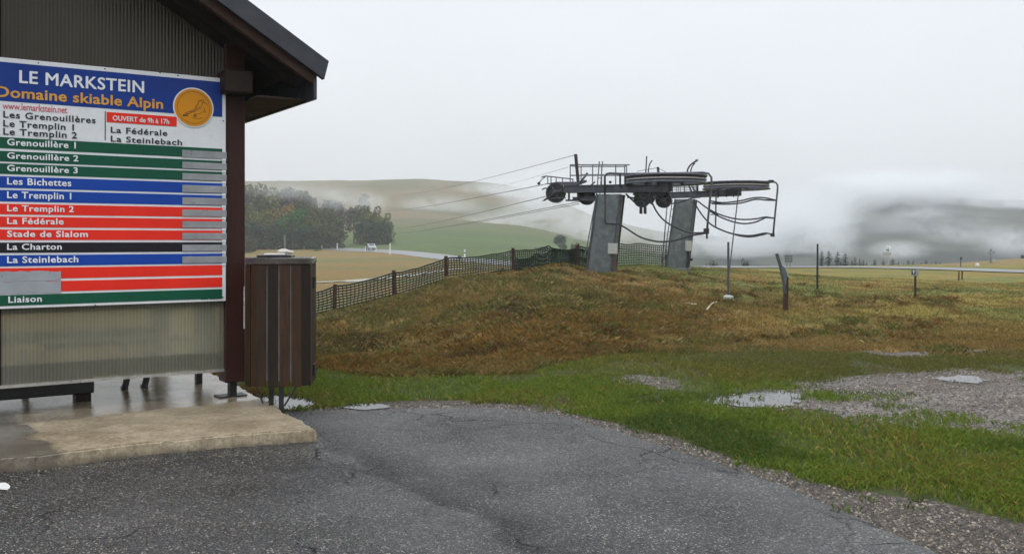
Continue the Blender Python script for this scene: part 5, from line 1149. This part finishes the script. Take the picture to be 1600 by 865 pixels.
# ------------------------------------------------------------------ grass, stones, sticks
def blades(name, x, y, z, hgt, wid, col, lean=.5, seed=0):
    g = np.random.default_rng(seed); n = len(x); a = g.uniform(0, 2 * np.pi, n); l = g.uniform(.1, lean, n) * hgt; b = g.uniform(0, 2 * np.pi, n)
    wx, wy = np.cos(a) * wid / 2, np.sin(a) * wid / 2; lx, ly = np.cos(b) * l, np.sin(b) * l
    V = np.empty((n, 4, 3)); V[:, 0] = np.column_stack([x - wx, y - wy, z - .004]); V[:, 1] = np.column_stack([x + wx, y + wy, z - .004])
    V[:, 2] = np.column_stack([x + wx * .7 + lx * .4, y + wy * .7 + ly * .4, z + hgt * .6]); V[:, 3] = np.column_stack([x + lx, y + ly, z + hgt * (1 - .25 * (l / hgt))])
    o_ = np.arange(n) * 4; Fc = np.concatenate([np.stack([o_, o_ + 1, o_ + 2], 1), np.stack([o_, o_ + 2, o_ + 3], 1)]); cc = np.repeat(col, 4, 0)
    o = link(name, mesh_np(name, V.reshape(-1, 3), Fc, cc), MAT['grass']); return tag(o, kind='stuff')
def scatter(n, y0, y1, u0, u1, seed, power=1.0):
    """points over the ground between two distances, denser close by"""
    g = np.random.default_rng(seed); Y = y0 * (y1 / y0) ** (g.uniform(0, 1, n) ** power); u = g.uniform(u0, u1, n); return (u - 800) / F * Y, Y
def edge_noise(x, y, s, amp): return x + (fbm(x * 1.6, y * 1.6, s, 4) - .5) * amp, y + (fbm(x * 1.6, y * 1.6, s + 1, 4) - .5) * amp * 1.2
# lawn
x, y = scatter(500000, 5.2, 13.4, 380, 1980, 5, .9)
jx, jy = edge_noise(x, y, 91, .45); jx = jx + rng.normal(0, .05, len(x)); jy = jy + rng.normal(0, .06, len(x))
inl = inpoly(jx, jy, lawn_w); ex_, ey_ = edge_noise(x, y, 131, .8); ex_ = ex_ + rng.normal(0, .14, len(x)); ey_ = ey_ + rng.normal(0, .12, len(x))
bad = (inpoly(ex_, ey_, lot_w) & ~inpoly(ex_, ey_, tuft_w)) | inpoly(ex_, ey_, lot2_w) | inpoly(ex_, ey_, lot3_w)
for p in puddle_w: bad |= inpoly(x, y, p)
sparse = fbm(x * 1.1, y * .8, 141, 5) < .43
keep = inl & ~bad & ~(sparse & (rng.random(len(x)) < .75)); keep |= bad & inl & (fbm(x * 2.2, y * 2.2, 191, 4) > .66) & (rng.random(len(x)) < .25)
x, y = x[keep], y[keep]; z = height(x, y); n = len(x); vpx = V0 + F * (CZ - z) / y
t1_ = fbm(x * .7, y * .7, 151, 4)[:, None]; t2_ = rng.random((n, 1))
green = LIN(.100, .155, .018); lime = LIN(.150, .200, .022); yel = LIN(.20, .17, .036); dk = LIN(.045, .080, .012); oli = LIN(.115, .112, .020)
col = green + (lime - green) * t2_ ** 1.5; col = col + (dk - col) * (sm(.52, .36, t1_) * .8); upper = (sm(612, 585, vpx) * sm(800, 1150, 800 + F * x / y))[:, None]; col = col + (oli - col) * upper * .75; strip = (sm(600, 560, vpx))[:, None]; col = col + (oli - col) * strip * .35
dry = (rng.random((n, 1)) < .07 + .34 * sm(.54, .68, t1_)); col = np.where(dry, yel * rng.uniform(.7, 1.2, (n, 1)), col) * rng.uniform(.7, 1.25, (n, 1))
blades('grass', x, y, z, rng.uniform(.018, .06, n) * (.45 + 1.2 * t1_[:, 0]), rng.uniform(.004, .008, n), col, .9, 3)
# small white flowers and leaves in the lawn
# dry grass on the mound and meadow
x, y = scatter(470000, 9.5, 38, 330, 1900, 15, 1.1); jx, jy = edge_noise(x, y, 91, .7); inl = inpoly(jx, jy, lawn_w) & (y < 13.3)
bad = inpoly(x, y, lot_w) | inpoly(x, y, lot2_w) | inpoly(x, y, lot3_w)
z = height(x, y); vpx = V0 + F * (CZ - z) / y
keep = ~inl & ~bad & ((fbm(x * .9, y * .9, 161, 4) > .30) | (rng.random(len(x)) < .35)); x, y, z = x[keep], y[keep], z[keep]; n = len(x)
gc = ground_colour(x, y, z); t1_ = fbm(x * .8, y * .8, 171, 4); u_ = 800 + F * x / y
col = gc * rng.uniform(.65, 1.5, (n, 1)); st = rng.random((n, 1)) < .10; col = np.where(st, LIN(.27, .19, .075) * rng.uniform(.6, 1.1, (n, 1)), col); col = np.where(rng.random((n, 1)) < .12, LIN(.07, .095, .02), col)
mound = sm(1200, 1000, u_) * sm(26, 20, y); hh = rng.uniform(.03, .075, n) * (.6 + .9 * t1_) * (.7 + .75 * mound)
blades('dry_grass', x, y, z, hh, rng.uniform(.005, .009, n) * (.7 + y / 22), col, 1.1, 4)
g2_ = np.random.default_rng(77); tx, ty = scatter(2600, 10.5, 30, 380, 1500, 78, 1.0); tl = inpoly(tx, ty, lawn_w) & (ty < 13); tk = ~tl & ~inpoly(tx, ty, lot_w) & (fbm(tx * .4, ty * .4, 79, 3) > .44); tx, ty = tx[tk], ty[tk]
K = 46; cx_ = np.repeat(tx, K) + g2_.normal(0, .10, len(tx) * K); cy_ = np.repeat(ty, K) + g2_.normal(0, .10, len(tx) * K); tz = height(cx_, cy_); tone = np.repeat(g2_.integers(0, 5, len(tx)), K)
pal = np.array([(.20, .145, .042), (.15, .085, .020), (.085, .070, .018), (.105, .112, .022), (.25, .19, .07)]); tc_ = pal[tone] * g2_.uniform(.6, 1.3, (len(tone), 1))
blades('dry_grass', cx_, cy_, tz, g2_.uniform(.045, .13, len(cx_)) * np.repeat(g2_.uniform(.6, 1.2, len(tx)), K), g2_.uniform(.006, .012, len(cx_)) * (.7 + cy_ / 25), tc_, 1.2, 80)
wx_, wy_ = scatter(90, 4.6, 9.3, 500, 1650, 83, .9); on_v = inpoly(wx_, wy_, vg_area := gpoly(LAWN_EDGE) + gpoly([(u, v + 2) for u, v in ROAD_EDGE])[::-1]); wx_, wy_ = wx_[on_v], wy_[on_v]; K = 26
cx_ = np.repeat(wx_, K) + g2_.normal(0, .035, len(wx_) * K); cy_ = np.repeat(wy_, K) + g2_.normal(0, .03, len(wx_) * K)
blades('grass', cx_, cy_, np.full(len(cx_), .005), g2_.uniform(.012, .05, len(cx_)), g2_.uniform(.004, .009, len(cx_)), np.array((.075, .105, .016)) * g2_.uniform(.5, 1.5, (len(cx_), 1)), 1.3, 84)
# loose stones
def stones(name, poly, n, s0, s1, seed, cols, zb_=.004, fade=None):
    g = np.random.default_rng(seed); pl = np.array(poly); lo, hi = pl.min(0), pl.max(0); x = g.uniform(lo[0], hi[0], n * 8); y = g.uniform(max(lo[1], 2.5), hi[1], n * 8)
    k = inpoly(*edge_noise(x, y, seed, .25), poly) & (np.abs(x / y) < .62)
    if fade is not None: k &= fade(x, y, g)
    x, y = x[k][:n], y[k][:n]; n = len(x); base = np.array([(1, 0, 0), (-.5, .87, 0), (-.5, -.87, 0), (.3, .2, .75), (-.3, -.1, .7)]); fc = np.array([(0, 1, 3), (1, 4, 3), (1, 2, 4), (2, 0, 3), (2, 3, 4)])
    s = (s0 * (s1 / s0) ** (g.uniform(0, 1, n) ** 1.8))[:, None, None]; a = g.uniform(0, 6.28, n); ca_, sa_ = np.cos(a), np.sin(a); B = base[None] * s * g.uniform(.7, 1.3, (n, 5, 3))
    V = np.empty_like(B); V[..., 0] = B[..., 0] * ca_[:, None] - B[..., 1] * sa_[:, None] + x[:, None]; V[..., 1] = B[..., 0] * sa_[:, None] + B[..., 1] * ca_[:, None] + y[:, None]; V[..., 2] = B[..., 2] * .8 + zb_
    Fc = (fc[None] + (np.arange(n) * 5)[:, None, None]).reshape(-1, 3); cl = np.array(cols)[g.integers(len(cols), size=n)] * g.uniform(.7, 1.25, (n, 1))
    o = link(name, mesh_np(name, V.reshape(-1, 3), Fc, np.repeat(cl, 5, 0)), MAT['stones']); return tag(o, kind='stuff')
SC_ = [(.045, .035, .026), (.07, .056, .042), (.10, .082, .063), (.22, .19, .15), (.026, .022, .019), (.055, .05, .045)]
vg = [p for p in gpoly([(u, v + 1) for u, v in LAWN_EDGE])] + [p for p in gpoly([(u, v + 4) for u, v in ROAD_EDGE])][::-1]
stones('gravel', vg, 17000, .005, .017, 71, SC_)
stones('gravel', lot_w, 9000, .006, .02, 72, [tuple(c * 1.1 for c in q_) for q_ in SC_], .005); stones('gravel', lot2_w, 900, .006, .018, 73, SC_, .005)
stones('gravel', [G(u, v) for u, v in ((-100, 1100), (-100, 780), (493, 696), (600, 645), (800, 642), (1000, 690), (1300, 800), (1600, 960), (1600, 1100))], 900, .003, .008, 74, [(.32, .3, .27), (.22, .2, .18), (.1, .1, .1)], .0105)
stones('gravel', [G(u, v) for u, v in ((40, 741), (200, 722), (480, 697), (486, 704), (300, 716), (120, 738), (40, 752))], 230, .004, .012, 75, [(.12, .095, .06), (.20, .17, .115), (.05, .045, .035)], .0105)
Yk = on_ground(1104, 488); m = MB(); S = Yk / F
def gq(u, v): Y = on_ground(u, v); p = P(u, v, Y); return (p.x, p.y, p.z + .05)
m.tube(smooth_path([gq(1104, 488), gq(1109, 482), gq(1114, 477), gq(1121, 475)], 4), .02, 6, .012); o = m.build('dead_branch', MAT['dry_stick'], None, True); tag(o, 'pale bent dead branch lying on the mound left of the grey pole', 'branch')
m = MB(); m.tube([gq(1071, 478), gq(1088, 479)], .018, 6); o = m.build('dead_branch', MAT['dry_stick'], None, True); tag(o, 'short straight pale stick lying on the mound left of the bent branch', 'branch')
# rubbly stones on the mound
# white paint mark on the asphalt
sheet('road_marking', [G(-4, 757), G(11, 756), G(16, 763), G(13, 768), G(-4, 767)], .0145, MAT['mark_white'], .02, 81, .03, 9)

# ------------------------------------------------------------------ air: even haze and drifting fog banks
def volume_box(name, lo, hi, mat):
    m = MB(); m.box(lo, hi); o = m.build(name, mat); return tag(o, kind='stuff')
zlo = float(vt[:, 2].min()) - 1; zhi = max(float(vt[:, 2].max()), 40) + 1.5
q = N('haze'); q.t.nodes.remove(q.b); pv = q.n('ShaderNodeVolumePrincipled'); pv.inputs['Color'].default_value = (.95, .965, .98, 1); pv.inputs['Density'].default_value = .0006; pv.inputs['Anisotropy'].default_value = .3
q.l(pv.outputs[0], q.out.inputs['Volume']); volume_box('haze', (-905, -905, zlo), (905, 905, zhi), q.m)
def fog(lo, hi, dens, scale, cut, seed, soft=.5, stretch=(1, 1, 1.6), bias=None):
    """a drifting bank: density falls to nothing at the bank's rim and is torn by noise"""
    lo, hi = Vector(lo), Vector(hi); ce = (lo + hi) / 2; ra = (hi - lo) / 2
    q = N('fog'); q.t.nodes.remove(q.b); pv = q.n('ShaderNodeVolumePrincipled'); pv.inputs['Color'].default_value = (.93, .945, .955, 1); pv.inputs['Anisotropy'].default_value = .35
    m1 = q.n('ShaderNodeMapping'); m1.inputs['Scale'].default_value = (1 / ra.x, 1 / ra.y, 1 / ra.z); q.l(q.tc(), m1.inputs['Vector'])
    ln = q.n('ShaderNodeVectorMath', operation='LENGTH'); q.l(m1.outputs[0], ln.inputs[0])
    fall = q.n('ShaderNodeMapRange'); fall.interpolation_type = 'SMOOTHSTEP'; q.l(ln.outputs['Value'], fall.inputs[0]); fall.inputs[1].default_value = 1.; fall.inputs[2].default_value = 1 - soft; fall.inputs[3].default_value = 0; fall.inputs[4].default_value = 1
    m2 = q.n('ShaderNodeMapping'); m2.inputs['Scale'].default_value = stretch; m2.inputs['Location'].default_value = (seed * 13.7, seed * 5.1, seed * 3.3); q.l(q.tc(), m2.inputs['Vector'])
    nz_ = q.noise(scale, 5, .6, .5, vec=m2.outputs[0])
    rg = q.n('ShaderNodeMapRange'); rg.interpolation_type = 'SMOOTHSTEP'; q.l(nz_, rg.inputs[0]); rg.inputs[1].default_value = cut; rg.inputs[2].default_value = cut + .16; rg.inputs[3].default_value = 0; rg.inputs[4].default_value = dens
    q.l(q.math('MULTIPLY', fall.outputs[0], rg.outputs[0]), pv.inputs['Density']); q.l(pv.outputs[0], q.out.inputs['Volume'])
    m = MB(); m.blob((0, 0, 0), tuple(ra * 1.03), 3, 0); o = m.build('fog_bank', q.m); o.location = ce; return tag(o, kind='stuff')
def puff(u, v, Y, wpx, hpx, dens, seed, cut=.36):
    c = P(u, v, Y); rx, rz = wpx / 2 / F * Y, hpx / 2 / F * Y; ry = max(rx * .6, 14)
    fog((c.x - rx, c.y - ry, c.z - rz), (c.x + rx, c.y + ry, c.z + rz), dens, 2.7 / max(rx, rz), cut, seed, 1., (1, 1, 1.5))
for i, a in enumerate([
    (1345, 304, 470, 240, 80, .14), (1460, 304, 470, 260, 62, .12), (1575, 320, 465, 230, 62, .10), (1300, 372, 300, 110, 130, .09), (1404, 390, 250, 110, 40, .10), (1500, 366, 330, 170, 44, .05), (1578, 378, 270, 130, 70, .09), (1215, 350, 320, 260, 180, .08), (1285, 335, 440, 190, 150, .12), (1130, 380, 300, 220, 90, .07), (1440, 340, 430, 120, 60, .05), (1255, 352, 330, 210, 130, .15), (1160, 372, 310, 210, 110, .12), (860, 298, 430, 200, 90, .12), (1420, 286, 480, 420, 60, .10),
    (850, 325, 330, 190, 150, .10), (775, 350, 330, 150, 62, .07), (690, 322, 380, 200, 46, .05), (935, 352, 290, 180, 120, .10), (1040, 362, 290, 190, 120, .06), (790, 298, 450, 190, 50, .10), (470, 298, 216, 260, 40, .035), (525, 312, 214, 120, 46, .05), (578, 316, 285, 80, 44, .06), (1440, 352, 380, 330, 110, .022)]): puff(*a, i + 1)
